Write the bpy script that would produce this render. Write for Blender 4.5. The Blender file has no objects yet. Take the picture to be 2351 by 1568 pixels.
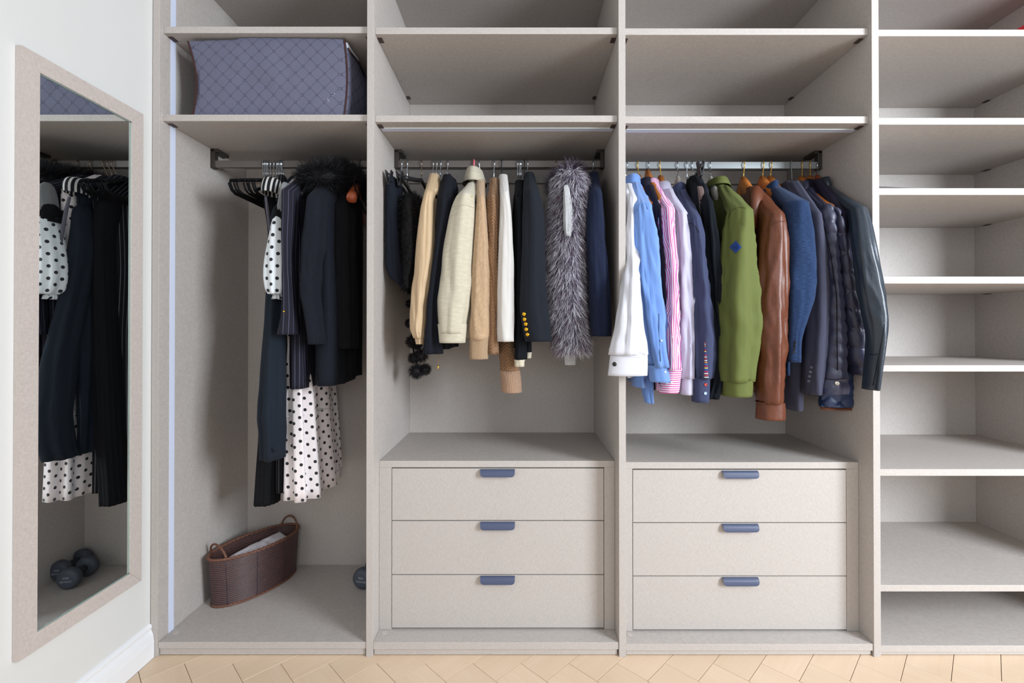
import bpy, bmesh, math, random
import numpy as np
from mathutils import Vector, Matrix, noise
from mathutils.bvhtree import BVHTree
random.seed(7)
PI = math.pi
C = bpy.context.scene.collection
SC = bpy.context.scene

# ---------------------------------------------------------------- camera, world, lights, exposure
F, S, H, D = 1080.0, 0.0014, 1.051, 1.512
VX, VY = 1193.0, 755.0
TH = 0.0052
PY = VY - F * math.tan(TH)
cam = bpy.data.objects.new('camera', bpy.data.cameras.new('camera'))
C.objects.link(cam)
cam.location = (0, -D, H)
cam.rotation_euler = (PI / 2 + TH, 0, 0)
cam.data.sensor_fit = 'HORIZONTAL'
cam.data.sensor_width = 36
cam.data.lens = 36 * F / 2351
cam.data.shift_x = -(VX - 1175.5) / 2351
cam.data.shift_y = -(784 - PY) / 2351
cam.data.clip_start = 0.02
SC.camera = cam

SC.view_settings.view_transform = 'Standard'
SC.view_settings.look = 'None'
SC.view_settings.gamma = 1
SC.view_settings.exposure = 0.08
SC.view_settings.use_curve_mapping = False

w = bpy.data.worlds.new('world'); SC.world = w; w.use_nodes = True
bg = w.node_tree.nodes['Background']
bg.inputs[0].default_value = (1.0, 0.95, 0.90, 1)
bg.inputs[1].default_value = 0.32


def area(name, loc, rot, sx, sy, power, col):
    l = bpy.data.lights.new(name, 'AREA'); l.shape = 'RECTANGLE'; l.size = sx; l.size_y = sy
    l.energy = power; l.color = col
    o = bpy.data.objects.new(name, l); C.objects.link(o); o.location = loc; o.rotation_euler = rot
    return o


# daylight of the window at the right-hand end of the wall opposite, and of the window behind the camera
area('window_daylight', (3.05, -2.30, 1.75), (math.radians(86), 0, math.radians(34)), 1.15, 1.7, 176, (0.85, 0.925, 1.0))
area('rear_window_daylight', (0.6, -3.6, 1.6), (math.radians(84), 0, math.radians(8)), 1.6, 1.5, 24, (0.90, 0.95, 1.0))


def unp(px, py, Y):
    """world point seen at photo pixel (px, py) on the vertical plane y = Y"""
    a = (px - VX) / F; b = -(py - PY) / F
    c, s = math.cos(TH), math.sin(TH)
    dy, dz = c - b * s, s + b * c
    t = (Y + D) / dy
    return Vector((a * t, Y, H + dz * t))


def cam_ray(px, py):
    a = (px - VX) / F; b = -(py - PY) / F
    c, s = math.cos(TH), math.sin(TH)
    return Vector((0, -D, H)), Vector((a, c - b * s, s + b * c)).normalized()


# ---------------------------------------------------------------- helpers
def lin(c):
    def f(v):
        v /= 255.0
        return v / 12.92 if v <= 0.04045 else ((v + 0.055) / 1.055) ** 2.4
    return (f(c[0]), f(c[1]), f(c[2]), 1.0)


def thing(name, label, cat, loc=(0, 0, 0), group=None):
    o = bpy.data.objects.new(name, None); C.objects.link(o); o.location = loc
    o.empty_display_size = 0.05
    o['label'] = label; o['category'] = cat
    if group: o['group'] = group
    return o


def tag(o, label, cat, group=None):
    o['label'] = label; o['category'] = cat
    if group: o['group'] = group
    return o


def link_mesh(name, me, mat, parent=None, smooth=True):
    if mat is not None and not me.materials: me.materials.append(mat)
    if smooth:
        me.polygons.foreach_set('use_smooth', [True] * len(me.polygons))
    o = bpy.data.objects.new(name, me); C.objects.link(o)
    if parent is not None:
        o.parent = parent
        loc = parent.location.copy(); q = parent
        while q.parent: q = q.parent; loc += q.location
        o.location = -loc
    return o


def pymesh(name, verts, faces, mat, parent=None, smooth=True, uvs=None):
    me = bpy.data.meshes.new(name)
    me.from_pydata([tuple(v) for v in verts], [], faces)
    if uvs is not None:
        ul = me.uv_layers.new(name='UVMap')
        li = np.zeros(len(me.loops), dtype=np.int32); me.loops.foreach_get('vertex_index', li)
        ul.data.foreach_set('uv', np.asarray(uvs, dtype=np.float32)[li].ravel())
    me.validate(); me.update()
    return link_mesh(name, me, mat, parent, smooth)


def bm_obj(name, bm, mat, parent=None, smooth=False):
    me = bpy.data.meshes.new(name); bm.normal_update(); bm.to_mesh(me); bm.free()
    return link_mesh(name, me, mat, parent, smooth)


def add_box(bm, x0, x1, y0, y1, z0, z1, bev=0.0):
    r = bmesh.ops.create_cube(bm, size=1)
    bmesh.ops.scale(bm, vec=(abs(x1 - x0), abs(y1 - y0), abs(z1 - z0)), verts=r['verts'])
    bmesh.ops.translate(bm, vec=((x0 + x1) / 2, (y0 + y1) / 2, (z0 + z1) / 2), verts=r['verts'])
    if bev > 0:
        es = list({e for v in r['verts'] for e in v.link_edges})
        bmesh.ops.bevel(bm, geom=es, offset=bev, segments=2, affect='EDGES', profile=0.5)


def box(name, x0, x1, y0, y1, z0, z1, mat, parent=None, bev=0.0):
    bm = bmesh.new(); add_box(bm, x0, x1, y0, y1, z0, z1, bev)
    return bm_obj(name, bm, mat, parent)


def frame_of(t):
    t = t.normalized()
    up = Vector((0, 0, 1)) if abs(t.z) < 0.9 else Vector((1, 0, 0))
    n = t.cross(up).normalized(); b = n.cross(t).normalized()
    return n, b


def sweep_data(pts, ra, rb=None, seg=8, cap=True, closed=False, up=None, ex=2.0):
    """tube along pts; ra/rb = half sizes across (n = sideways, b = up), numbers or lists"""
    n = len(pts); pts = [Vector(p) for p in pts]
    if rb is None: rb = ra
    RA = ra if hasattr(ra, '__len__') else [ra] * n
    RB = rb if hasattr(rb, '__len__') else [rb] * n
    V, Fc = [], []
    prev = None
    for i, p in enumerate(pts):
        if closed: t = pts[(i + 1) % n] - pts[i - 1]
        else: t = pts[min(i + 1, n - 1)] - pts[max(i - 1, 0)]
        t = t.normalized() if t.length > 1e-9 else Vector((0, 0, 1))
        if up is not None:
            nn = t.cross(Vector(up)).normalized(); bb = nn.cross(t).normalized()
        elif prev is None: nn, bb = frame_of(t)
        else:
            nn = prev - t * prev.dot(t); nn.normalize(); bb = nn.cross(t).normalized()
        prev = nn
        for k in range(seg):
            a = 2 * PI * k / seg
            ca, sa = math.cos(a), math.sin(a)
            ca = math.copysign(abs(ca) ** (2 / ex), ca); sa = math.copysign(abs(sa) ** (2 / ex), sa)
            V.append(p + nn * (RA[i] * ca) + bb * (RB[i] * sa))
    m = n if closed else n - 1
    for i in range(m):
        j = (i + 1) % n
        for k in range(seg):
            k2 = (k + 1) % seg
            Fc.append((i * seg + k, i * seg + k2, j * seg + k2, j * seg + k))
    if cap and not closed:
        Fc.append(tuple(range(seg))[::-1]); Fc.append(tuple((n - 1) * seg + k for k in range(seg)))
    return V, Fc


def sweep(name, pts, ra, rb, mat, parent=None, **kw):
    V, Fc = sweep_data(pts, ra, rb, **kw)
    return fixn(pymesh(name, V, Fc, mat, parent))


def fixn(o):
    b_ = bmesh.new(); b_.from_mesh(o.data); bmesh.ops.recalc_face_normals(b_, faces=b_.faces); b_.to_mesh(o.data); b_.free()
    return o


def multi_sweep(name, items, mat, parent=None, **kw):
    V, Fc = [], []
    for pts, ra, rb in items:
        v, f = sweep_data(pts, ra, rb, **kw)
        o = len(V); V += v; Fc += [tuple(i + o for i in q) for q in f]
    return fixn(pymesh(name, V, Fc, mat, parent))


# ---------------------------------------------------------------- materials
class NT:
    def __init__(s, name):
        s.m = bpy.data.materials.new(name); s.m.use_nodes = True
        s.t = s.m.node_tree; s.n = s.t.nodes
        s.b = s.n['Principled BSDF']

    def node(s, typ, **kw):
        nd = s.n.new(typ)
        for k, v in kw.items():
            if k.startswith('i_'): nd.inputs[k[2:].replace('_', ' ')].default_value = v
            else: setattr(nd, k, v)
        return nd

    def lk(s, a, b): s.t.links.new(a, b)

    def math(s, op, a, b=None, c=None):
        nd = s.n.new('ShaderNodeMath'); nd.operation = op
        for i, v in enumerate((a, b, c)):
            if v is None: continue
            if isinstance(v, (int, float)): nd.inputs[i].default_value = v
            else: s.lk(v, nd.inputs[i])
        return nd.outputs[0]

    def mix(s, fac, a, b):
        nd = s.n.new('ShaderNodeMix'); nd.data_type = 'RGBA'
        for sock, v in ((nd.inputs[0], fac), (nd.inputs[6], a), (nd.inputs[7], b)):
            if isinstance(v, (int, float)): sock.default_value = v
            elif isinstance(v, tuple): sock.default_value = v
            else: s.lk(v, sock)
        return nd.outputs[2]

    def coord(s, kind='Object'):
        return s.node('ShaderNodeTexCoord').outputs[kind]

    def mapped(s, co, scale):
        m = s.node('ShaderNodeMapping'); s.lk(co, m.inputs[0]); m.inputs['Scale'].default_value = scale
        return m.outputs[0]

    def noise(s, co, scale, detail=2, rough=.5):
        nd = s.node('ShaderNodeTexNoise'); s.lk(co, nd.inputs['Vector'])
        nd.inputs['Scale'].default_value = scale; nd.inputs['Detail'].default_value = detail
        nd.inputs['Roughness'].default_value = rough
        return nd.outputs['Fac']

    def bump(s, h, strength, dist=0.002):
        nd = s.node('ShaderNodeBump'); nd.inputs['Strength'].default_value = strength
        nd.inputs['Distance'].default_value = dist; s.lk(h, nd.inputs['Height'])
        if s.b.inputs['Normal'].is_linked:
            s.lk(s.b.inputs['Normal'].links[0].from_socket, nd.inputs['Normal'])
        s.lk(nd.outputs[0], s.b.inputs['Normal'])

    def base(s, v):
        if isinstance(v, tuple): s.b.inputs['Base Color'].default_value = v
        else: s.lk(v, s.b.inputs['Base Color'])

    def xyz(s, co):
        nd = s.node('ShaderNodeSeparateXYZ'); s.lk(co, nd.inputs[0]); return nd.outputs

    def set(s, **kw):
        for k, v in kw.items(): s.b.inputs[k.replace('_', ' ')].default_value = v
        return s


def plain(name, rgb, rough=.5, metal=0.0, **kw):
    n = NT(name); n.base(lin(rgb)); n.set(Roughness=rough, Metallic=metal, **kw)
    return n.m


def painted(name, rgb, rough=.6):
    n = NT(name); co = n.coord()
    v = n.noise(co, 3.0, 3)
    c = lin(rgb); n.base(n.mix(v, tuple(x * .97 for x in c[:3]) + (1,), c))
    n.bump(n.noise(co, 140, 2), .08, .001); n.set(Roughness=rough)
    return n.m


def linen(name, rgb, amp=.10):
    """woven-look laminate: fine crossing threads, brighter and darker"""
    n = NT(name); co = n.coord()
    a = n.noise(n.mapped(co, (620, 620, 70)), 1.0, 2)
    b = n.noise(n.mapped(co, (90, 90, 620)), 1.0, 2)
    c2 = n.noise(n.mapped(co, (620, 110, 110)), 1.0, 2)
    t = n.math('ADD', n.math('MULTIPLY', n.math('ADD', a, b), .35), n.math('MULTIPLY', c2, .3))
    m = n.noise(n.mapped(co, (9, 9, 3)), 1.0, 2)
    t = n.math('ADD', n.math('MULTIPLY', n.math('SUBTRACT', t, .5), 3.2), n.math('MULTIPLY', m, .12))
    t = n.math('ADD', t, .42)
    cc = lin(rgb)
    n.base(n.mix(t, tuple(x * (1 - amp * 1.5) for x in cc[:3]) + (1,), tuple(min(1, x * (1 + amp)) for x in cc[:3]) + (1,)))
    n.bump(n.math('ADD', a, b), .12, .0006); n.set(Roughness=.55)
    n.b.inputs['Specular IOR Level'].default_value = .3
    return n.m


def cloth(name, rgb, rough=.9, sheen=.25, weave=900, bump=.25, var=.15, rgb2=None, spec=.2, streak=None, big=0.0, rib=None, braid=None, coat=0.0):
    q_ = .76 + .19 * (max(rgb) / 255.0) ** 2
    if max(rgb) < 70: q_ = .72
    rgb = tuple(x_ * q_ for x_ in rgb)
    if rgb2: rgb2 = tuple(x_ * q_ for x_ in rgb2)
    n = NT(name); uv = n.coord('UV'); c = lin(rgb)
    lo = lin(rgb2) if rgb2 else tuple(x * (1 - var) for x in c[:3]) + (1,)
    hi = tuple(min(1, x * (1 + var * .7)) for x in c[:3]) + (1,) if not rgb2 else c
    if streak:      # melange threads drawn out along one direction
        f = n.noise(n.mapped(uv, streak), 1.0, 3, .7)
        f = n.math('MULTIPLY_ADD', n.math('SUBTRACT', f, .5), 3.0, .5)
    else:
        f = n.noise(uv, weave * .35, 4, .7)
        f = n.math('MULTIPLY_ADD', n.math('SUBTRACT', f, .5), 2.0, .5)
    f.node.use_clamp = True
    col = n.mix(f, lo, hi)
    n.base(col)
    n.bump(n.noise(uv, weave, 2), bump, .0012)
    if big: n.bump(n.noise(uv, 26, 3), big, .008)
    if rib:
        u = n.xyz(uv)[0]; n.bump(n.math('SINE', n.math('MULTIPLY', u, rib)), .7, .0025)
    if braid:
        x = n.xyz(uv)
        q = n.math('SINE', n.math('MULTIPLY', n.math('ADD', x[1], n.math('MULTIPLY', n.math('PINGPONG', x[0], .009), 1.1)), braid))
        n.bump(q, .8, .004)
    n.set(Roughness=rough)
    n.b.inputs['Specular IOR Level'].default_value = spec
    n.b.inputs['Sheen Weight'].default_value = sheen * min(1, (max(rgb) / 200.0) ** 2)
    n.b.inputs['Sheen Roughness'].default_value = .5
    n.b.inputs['Coat Weight'].default_value = coat
    return n.m


def striped(name, base, stripe, period, width, rough=.85, wob=.0, soft=False):
    n = NT(name); uv = n.coord('UV'); x = n.xyz(uv)
    u = x[0]
    f = n.math('FRACT', n.math('DIVIDE', n.math('ADD', u, 10.0), period))
    f = n.math('LESS_THAN', f, width)
    n.base(n.mix(f, lin(base), lin(stripe)))
    n.bump(n.noise(uv, 700, 2), .2, .001)
    n.set(Roughness=rough); n.b.inputs['Specular IOR Level'].default_value = .2
    return n.m


def dotted(name, base, dot, pitch, rad, alpha=1.0, lining=None):
    n = NT(name); uv = n.coord('UV')

    def grid(ox, oy):
        mp = n.node('ShaderNodeMapping'); n.lk(uv, mp.inputs[0])
        mp.inputs['Scale'].default_value = (1 / pitch, 1 / pitch, 1); mp.inputs['Location'].default_value = (ox, oy, 0)
        fr = n.node('ShaderNodeVectorMath', operation='FRACTION'); n.lk(mp.outputs[0], fr.inputs[0])
        sb = n.node('ShaderNodeVectorMath', operation='DISTANCE'); n.lk(fr.outputs[0], sb.inputs[0])
        sb.inputs[1].default_value = (.5, .5, 0)
        return n.math('LESS_THAN', sb.outputs['Value'], rad / pitch)
    f = n.math('MAXIMUM', grid(10, 10), grid(10.5, 10.5))
    bs = lin(base)
    if lining:
        bs = n.mix(n.math('MULTIPLY', n.noise(n.mapped(uv, (9, 1.5, 1)), 1.0, 2), .55), lin(base), lin(lining))
    n.base(n.mix(f, bs, lin(dot)))
    n.set(Roughness=.7); n.b.inputs['Sheen Weight'].default_value = .3
    n.b.inputs['Specular IOR Level'].default_value = .25
    n.b.inputs['Subsurface Weight'].default_value = 0.0
    if alpha < 1:
        al = n.math('MAXIMUM', f, alpha); n.lk(al, n.b.inputs['Alpha'])
    return n.m


def wood(name, rgb, rgb2, scale=(3, 60, 60), rough=.4):
    n = NT(name); co = n.coord()
    f = n.noise(n.mapped(co, scale), 1.0, 4, .6)
    n.base(n.mix(f, lin(rgb), lin(rgb2))); n.set(Roughness=rough)
    n.bump(f, .1, .001)
    return n.m


M = {}
M['linen'] = linen('linen_laminate', (186, 179, 174))
M['linen_frame'] = linen('pale_linen_laminate', (198, 187, 181))
M['wall'] = painted('white_wall_paint', (220, 220, 218))
M['skirt'] = painted('white_gloss_paint', (238, 239, 242), .35)
M['rail'] = plain('bronze_rail', (112, 106, 102), .45, .35)
M['rail_grey'] = plain('satin_aluminium_rail', (158, 165, 168), .35, .45)
M['bracket'] = plain('dark_bronze_bracket', (62, 56, 52), .5, .3)
M['strip'] = plain('light_channel_diffuser', (214, 222, 244), .35)
M['strip_edge'] = plain('light_channel_edge', (226, 238, 240), .3)
M['handle'] = plain('slate_blue_handle_paint', (70, 79, 106), .45)
M['gap'] = plain('drawer_gap_shade', (40, 38, 42), .8)  # near-black stand-in for the shade round the drawers
M['cap'] = plain('brown_connector_cap', (62, 42, 38), .5)
M['chrome'] = plain('polished_chrome', (205, 215, 225), .18, 1.0)
M['brass'] = plain('polished_brass', (232, 190, 96), .28, .75)
M['steel_grey'] = plain('painted_grey_wire', (130, 142, 142), .4, .3)
M['blackwire'] = plain('black_wire', (32, 34, 44), .35, .4)
M['bronzewire'] = plain('dull_bronze_wire', (150, 132, 112), .3, .9)
M['pinkwire'] = plain('pink_plastic_wire', (226, 112, 126), .4)
M['velvet'] = cloth('black_velvet_flock', (20, 20, 24), sheen=.3, weave=500)
M['blackplastic'] = plain('black_plastic', (28, 29, 33), .35)
M['whiteplastic'] = plain('white_hanger_plastic', (196, 194, 188), .45)
M['hangerwood'] = wood('orange_beech', (196, 122, 58), (160, 88, 34))
M['cherrywood'] = wood('red_cherry_wood', (178, 88, 48), (134, 58, 28))
M['gold'] = plain('gold_button_metal', (235, 180, 50), .25, 1.0)
M['black_button'] = plain('black_button_plastic', (24, 24, 26), .25)
M['pearl'] = plain('pearl_button', (212, 216, 226), .3)
M['snap'] = plain('nickel_snap', (200, 190, 175), .25, .9)

# ---------------------------------------------------------------- setting: walls, floor, skirting
PX = [(-1.1825, -1.1606), (-.4920, -.4704), (.3188, .3412), (1.1352, 1.1578), (1.947, 1.969)]
WX = -1.1850


def struct(o):
    o['kind'] = 'structure'; return o


struct(box('wall_left', WX - .12, WX, -3.9, .62, -.02, 2.75, M['wall']))
struct(box('wall_back', WX, 3.2, .52, .62, -.02, 2.75, M['wall']))
struct(box('ceiling', WX - .12, 3.2, -3.9, .62, 2.75, 2.85, M['wall']))

# oak herringbone floor: every block its own part
fl = struct(box('floor', WX, 3.2, -3.9, .52, -.06, -.006, plain('floor_screed', (120, 92, 70), .9)))


def oak(name, rgb, rgb2):
    n = NT(name)
    at = n.node('ShaderNodeObjectInfo')
    uv = n.coord('UV')
    add = n.node('ShaderNodeVectorMath', operation='ADD'); n.lk(uv, add.inputs[0])
    cx = n.node('ShaderNodeCombineXYZ'); r = n.math('MULTIPLY', at.outputs['Random'], 37.0)
    n.lk(r, cx.inputs[0]); n.lk(r, cx.inputs[1]); n.lk(cx.outputs[0], add.inputs[1])
    f = n.noise(n.mapped(add.outputs[0], (5, 75, 1)), 1.0, 5, .65)
    g = n.noise(n.mapped(add.outputs[0], (2.2, 13, 1)), 1.0, 2)
    f = n.math('ADD', n.math('MULTIPLY', f, .6), n.math('MULTIPLY', g, .5))
    a = n.mix(f, lin(rgb), lin(rgb2))
    tone = n.math('MULTIPLY_ADD', at.outputs['Random'], .34, 0)
    a = n.mix(tone, a, lin((206, 182, 154)))
    n.base(a); n.set(Roughness=.42)
    n.bump(f, .12, .001)
    return n.m


M['oak'] = oak('oiled_oak', (240, 217, 192), (218, 188, 158))
W_, L_ = .1068, .1068 * 5
org = Vector((.305, -.0277))
e1 = Vector((1, 1)) / math.sqrt(2); e2 = Vector((1, -1)) / math.sqrt(2)


def clip(poly, nx, ny, d):
    out = []
    for i in range(len(poly)):
        a, b = poly[i], poly[(i + 1) % len(poly)]
        da, db = a.x * nx + a.y * ny - d, b.x * nx + b.y * ny - d
        if da <= 0: out.append(a)
        if (da < 0 < db) or (db < 0 < da):
            out.append(a + (b - a) * (da / (da - db)))
    return out


def plank(u0, u1, v0, v1, along_u):
    g = .0007
    q = [(u0 + g, v0 + g), (u1 - g, v0 + g), (u1 - g, v1 - g), (u0 + g, v1 - g)]
    P = [org + e1 * a + e2 * b for a, b in q]
    for nx, ny, d in ((-1, 0, -(WX + .0155)), (1, 0, 2.3), (0, 1, .05), (0, -1, 2.0)):
        P = clip(P, nx, ny, d)
        if len(P) < 3: return
    P = [p for i, p in enumerate(P) if (p - P[i - 1]).length > 1e-4]
    if len(P) < 3: return
    ar = sum(P[i - 1].x * P[i].y - P[i].x * P[i - 1].y for i in range(len(P)))
    if abs(ar) < .0006: return
    if ar < 0: P.reverse()
    n = len(P); cen = sum(P, Vector((0, 0))) / n
    dz = random.uniform(-.0002, .0002)
    V = [(p.x, p.y, -.006) for p in P] + [(p.x, p.y, -.0009 + dz) for p in P] + \
        [((p + (cen - p).normalized() * .0007).x, (p + (cen - p).normalized() * .0007).y, dz) for p in P]
    Fc = [tuple(range(n))[::-1], tuple(range(2 * n, 3 * n))]
    for k in (0, n):
        for i in range(n):
            j = (i + 1) % n; Fc.append((k + i, k + j, k + n + j, k + n + i))
    uv = []
    for v in V:
        d = Vector((v[0], v[1])) - org
        a, b = d.dot(e1), d.dot(e2)
        uv.append((a, b) if along_u else (b, a))
    pymesh('plank', V, Fc, M['oak'], fl, smooth=False, uvs=uv)


for j in range(-5, 8):
    for i in range(-30, 40):
        u0, v0 = i * W_ + j * L_, i * W_ - j * L_
        plank(u0, u0 + L_, v0, v0 + W_, True)
        plank(u0, u0 + W_, v0 + W_, v0 + W_ + L_, False)


def extrude_profile(name, prof, y0, y1, mat, x0, sgn=1):
    n = len(prof)
    V = [(x0 + sgn * a, y0, b) for a, b in prof] + [(x0 + sgn * a, y1, b) for a, b in prof]
    Fc = [(i, (i + 1) % n, n + (i + 1) % n, n + i) for i in range(n)] + [tuple(range(n)), tuple(range(n, 2 * n))[::-1]]
    return pymesh(name, V, Fc, mat, None, smooth=False)


prof = [(0, 0), (.0150, 0), (.0150, .052), (.0138, .060), (.0132, .066), (.0128, .070), (.0112, .076), (.0075, .083), (.0060, .088),
        (.0065, .093), (.0082, .096), (.0078, .101), (.0050, .105), (.0028, .1065), (0, .108)]
struct(extrude_profile('baseboard_left', prof, -3.8, -.001, M['skirt'], WX))

# ---------------------------------------------------------------- wardrobe carcass
wr = thing('built_in_wardrobe', 'open built-in wardrobe in beige linen-look laminate with four bays', 'wardrobe', (0, 0, 0))
ZT = 2.50
BK = .498
L = M['linen']
for i, (a, b) in enumerate(PX):
    box('upright_panel', a, b, 0, BK + .016, 0.0, ZT, L, wr, .0008)


def zat(py, Y): return unp(VX, py, Y).z


bays = []
for i in range(4): bays.append((PX[i][1] + .0006, PX[i + 1][0] - .0006))
for (a, b) in bays:
    box('back_panel', a, b, BK, BK + .014, .02, ZT, L, wr)
    box('top_panel', a, b, .002, BK - .001, ZT - .022, ZT, L, wr)
shelf_py = [((61, 76), (263, 278)), ((63, 78.3), (265, 280)), ((65, 80), (267, 283)),
            ((68, 83), (270.5, 286), (432, 447.5), (635, 651), (838.5, 853), (1077, 1092.5), (1343, 1358))]
bases = [(1474, 1489), (1474.5, 1491), (1478.5, 1494), (1482, 1497)]
SHELF = {}
for bi, (a, b) in enumerate(bays):
    Y0 = .016 if bi < 3 else .003
    for si, (p0, p1) in enumerate(shelf_py[bi]):
        zt, zb = zat(p0, Y0), zat(p1, Y0)
        SHELF[(bi, si)] = (zt, zb)
        o = box('shelf', a, b, Y0, BK - .001, zb, zt, L, wr, .0006)
        for sx in (0, 1):
            for yy in ((.034, .062), (.425, .45)):
                cx = a + .0005 if sx == 0 else b - .0155
                if bi == 3 and sx == 0: continue
                c = box('connector_cap', cx, cx + .015, yy[0], yy[1], zb - .0022, zb - .0002, M['cap'], o, .001)
    # an upper shelf row above the frame
    box('shelf', a, b, Y0, BK - .001, 2.30, 2.322, L, wr)
    zt, zb = zat(bases[bi][0], .003), zat(bases[bi][1], .003)
    SHELF[(bi, 'base')] = (zt, zb)
    ob = box('base_panel', a, b, .003, BK - .001, zb, zt, L, wr, .0006)
    box('plinth', a + .002, b - .004, .008, .026, .003, zb - .0008, L, wr)
    for sx in (a + .022, b - .022):
        if bi == 3: continue
        bm = bmesh.new(); bmesh.ops.create_circle(bm, cap_ends=True, radius=.009, segments=20)
        r = bmesh.ops.extrude_face_region(bm, geom=bm.faces[:])
        bmesh.ops.translate(bm, vec=(0, 0, .0012), verts=[v for v in r['geom'] if isinstance(v, bmesh.types.BMVert)])
        bmesh.ops.translate(bm, vec=(sx, .05, zt - .0002), verts=bm.verts)
        bmesh.ops.recalc_face_normals(bm, faces=bm.faces)
        bm_obj('screw_cover', bm, M['linen_frame'], ob)
# light channels
box('light_channel', PX[0][1] - .0005, PX[0][1] + .0012, .0475, .0700, SHELF[(0, 'base')][0], ZT - .03, M['strip'], wr)
for bi in (1, 2):
    a, b = bays[bi]; zb = SHELF[(bi, 1)][1]
    o = box('light_channel', a + .004, b - .004, .061, .086, zb - .0016, zb + .0005, M['strip'], wr)
    box('channel_edge', a + .004, b - .004, .0600, .0612, zb - .0022, zb + .0004, M['strip_edge'], o)
# rails
RY = .26
RZ = []
for bi, (pa, pb, mt) in enumerate(((368, 384, 'rail'), (368, 384, 'rail'), (371, 387, 'rail_grey'))):
    a, b = bays[bi]
    z1, z0 = zat(pa, RY - .0075), zat(pb, RY - .0075)
    RZ.append((z0, z1))
    r = box('hanging_rail', a + .006, b - .006, RY - .0075, RY + .0075, z0, z1, M[mt], wr, .002)
    zs = SHELF[(bi, 1)][1]
    for sx in (0, 1):
        x0 = a + .0005 if sx == 0 else b - .0155
        bm = bmesh.new()
        add_box(bm, x0, x0 + .015, RY - .012, RY + .012, z0 - .003, zs - .0005, .002)
        xx = x0 if sx == 0 else x0 - .012
        add_box(bm, xx, xx + .027, RY - .012, RY + .06, zs - .012, zs - .0007, .002)
        bm_obj('rail_bracket', bm, M['bracket'], r)
    # cross rail tucked under the shelf at the back
    box('back_batten', a + .001, b - .001, BK - .02, BK - .0005, zs - .055, zs - .0005, L, wr)

# ---------------------------------------------------------------- drawer units
DY = .066


def drawer_unit(bi, deck, xs, gaps, handles, label):
    a, b = bays[bi]
    u = thing('drawer_unit', label, 'drawers', ((a + b) / 2, DY, SHELF[(bi, 'base')][0]), 'three-drawer units in the wardrobe')
    zt, zb = zat(deck[0], DY), zat(deck[1], DY)
    z0 = SHELF[(bi, 'base')][0] + .0006
    box('top_board', a, b, DY, BK - .0015, zb, zt, L, u, .0006)
    xl, xr = unp(xs[0], 1250, DY).x, unp(xs[1], 1250, DY).x
    box('side_board', a, xl - .0012, DY + .0004, BK - .002, z0, zb - .0004, L, u, .0005)
    box('side_board', xr + .0012, b, DY + .0004, BK - .002, z0, zb - .0004, L, u, .0005)
    box('gap_shade_sheet', xl - .001, xr + .001, DY + .024, DY + .030, z0, zb - .0006, M['gap'], u)  # dark sheet painted as the shaded void behind the drawer fronts
    for k in range(3):
        g0, g1 = zat(gaps[k], DY), zat(gaps[k + 1], DY)
        top = g0 - (.0016 if k else .001); bot = g1 + (.0014 if k < 2 else .0006)
        d = box('drawer', xl + .0006, xr - .0006, DY, DY + .02, bot, top, L, u, .0007)
        hx0, hx1 = unp(handles[0], 1250, DY).x, unp(handles[1], 1250, DY).x
        # curved lip pull: swept section
        sec = [(-.0006, .0005), (-.006, .0), (-.0105, -.004), (-.0135, -.010), (-.0150, -.0165), (-.0152, -.0225)]
        th = .0022
        n = len(sec); V, Fc = [], []
        xsn = [hx0, hx0 + .0015, hx0 + .005, hx0 + .011, hx1 - .011, hx1 - .005, hx1 - .0015, hx1]
        cut = [.62, .8, .93, 1.0, 1.0, .93, .8, .62]
        for x, cu in zip(xsn, cut):
            for off in (0, 1):
                for i, (yy, zz) in enumerate(sec):
                    t = i / (n - 1) * cu; q = t * (n - 1); i0 = min(int(q), n - 2); f = q - i0
                    y_ = sec[i0][0] * (1 - f) + sec[i0 + 1][0] * f; z_ = sec[i0][1] * (1 - f) + sec[i0 + 1][1] * f
                    V.append((x, DY + y_ + off * th * (i / (n - 1)) + off * .0005, top - .002 + z_ - off * th * (1 - i / (n - 1))))
        m = 2 * n
        for s_ in range(len(xsn) - 1):
            for i in range(n - 1):
                p = s_ * m + i; Fc.append((p, p + 1, p + m + 1, p + m))
                p += n; Fc.append((p, p + m, p + m + 1, p + 1))
            p = s_ * m; Fc.append((p, p + m, p + m + n, p + n)); p = s_ * m + n - 1; Fc.append((p, p + n, p + m + n, p + m))
        for s_, rev in ((0, 0), (len(xsn) - 1, 1)):
            for i in range(n - 1):
                p = s_ * m + i; q = (p, p + n, p + n + 1, p + 1); Fc.append(q[::-1] if rev else q)
        pymesh('handle', V, Fc, M['handle'], d, smooth=False)
    return u


drawer_unit(1, (1058, 1073), (899.5, 1386.5), (1075, 1195.3, 1319.3, 1441.5), (1103, 1182), 'three-drawer unit with slate blue pulls below the women\'s jackets in the second bay')
drawer_unit(2, (1061, 1076), (1453, 1943.5), (1078.5, 1200, 1322.5, 1445.5), (1657, 1739), 'three-drawer unit with slate blue pulls below the coloured shirts in the third bay')

# ---------------------------------------------------------------- leaning wall mirror
mx = WX + .0008
my0, my1, mz0, mz1 = -.4105, -.053, .273, 1.718
mt = .0150
mr = thing('wall_mirror', 'tall wall mirror in a pale linen-textured frame on the white wall', 'mirror', (mx, (my0 + my1) / 2, mz0))
fw = .0425


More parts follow.
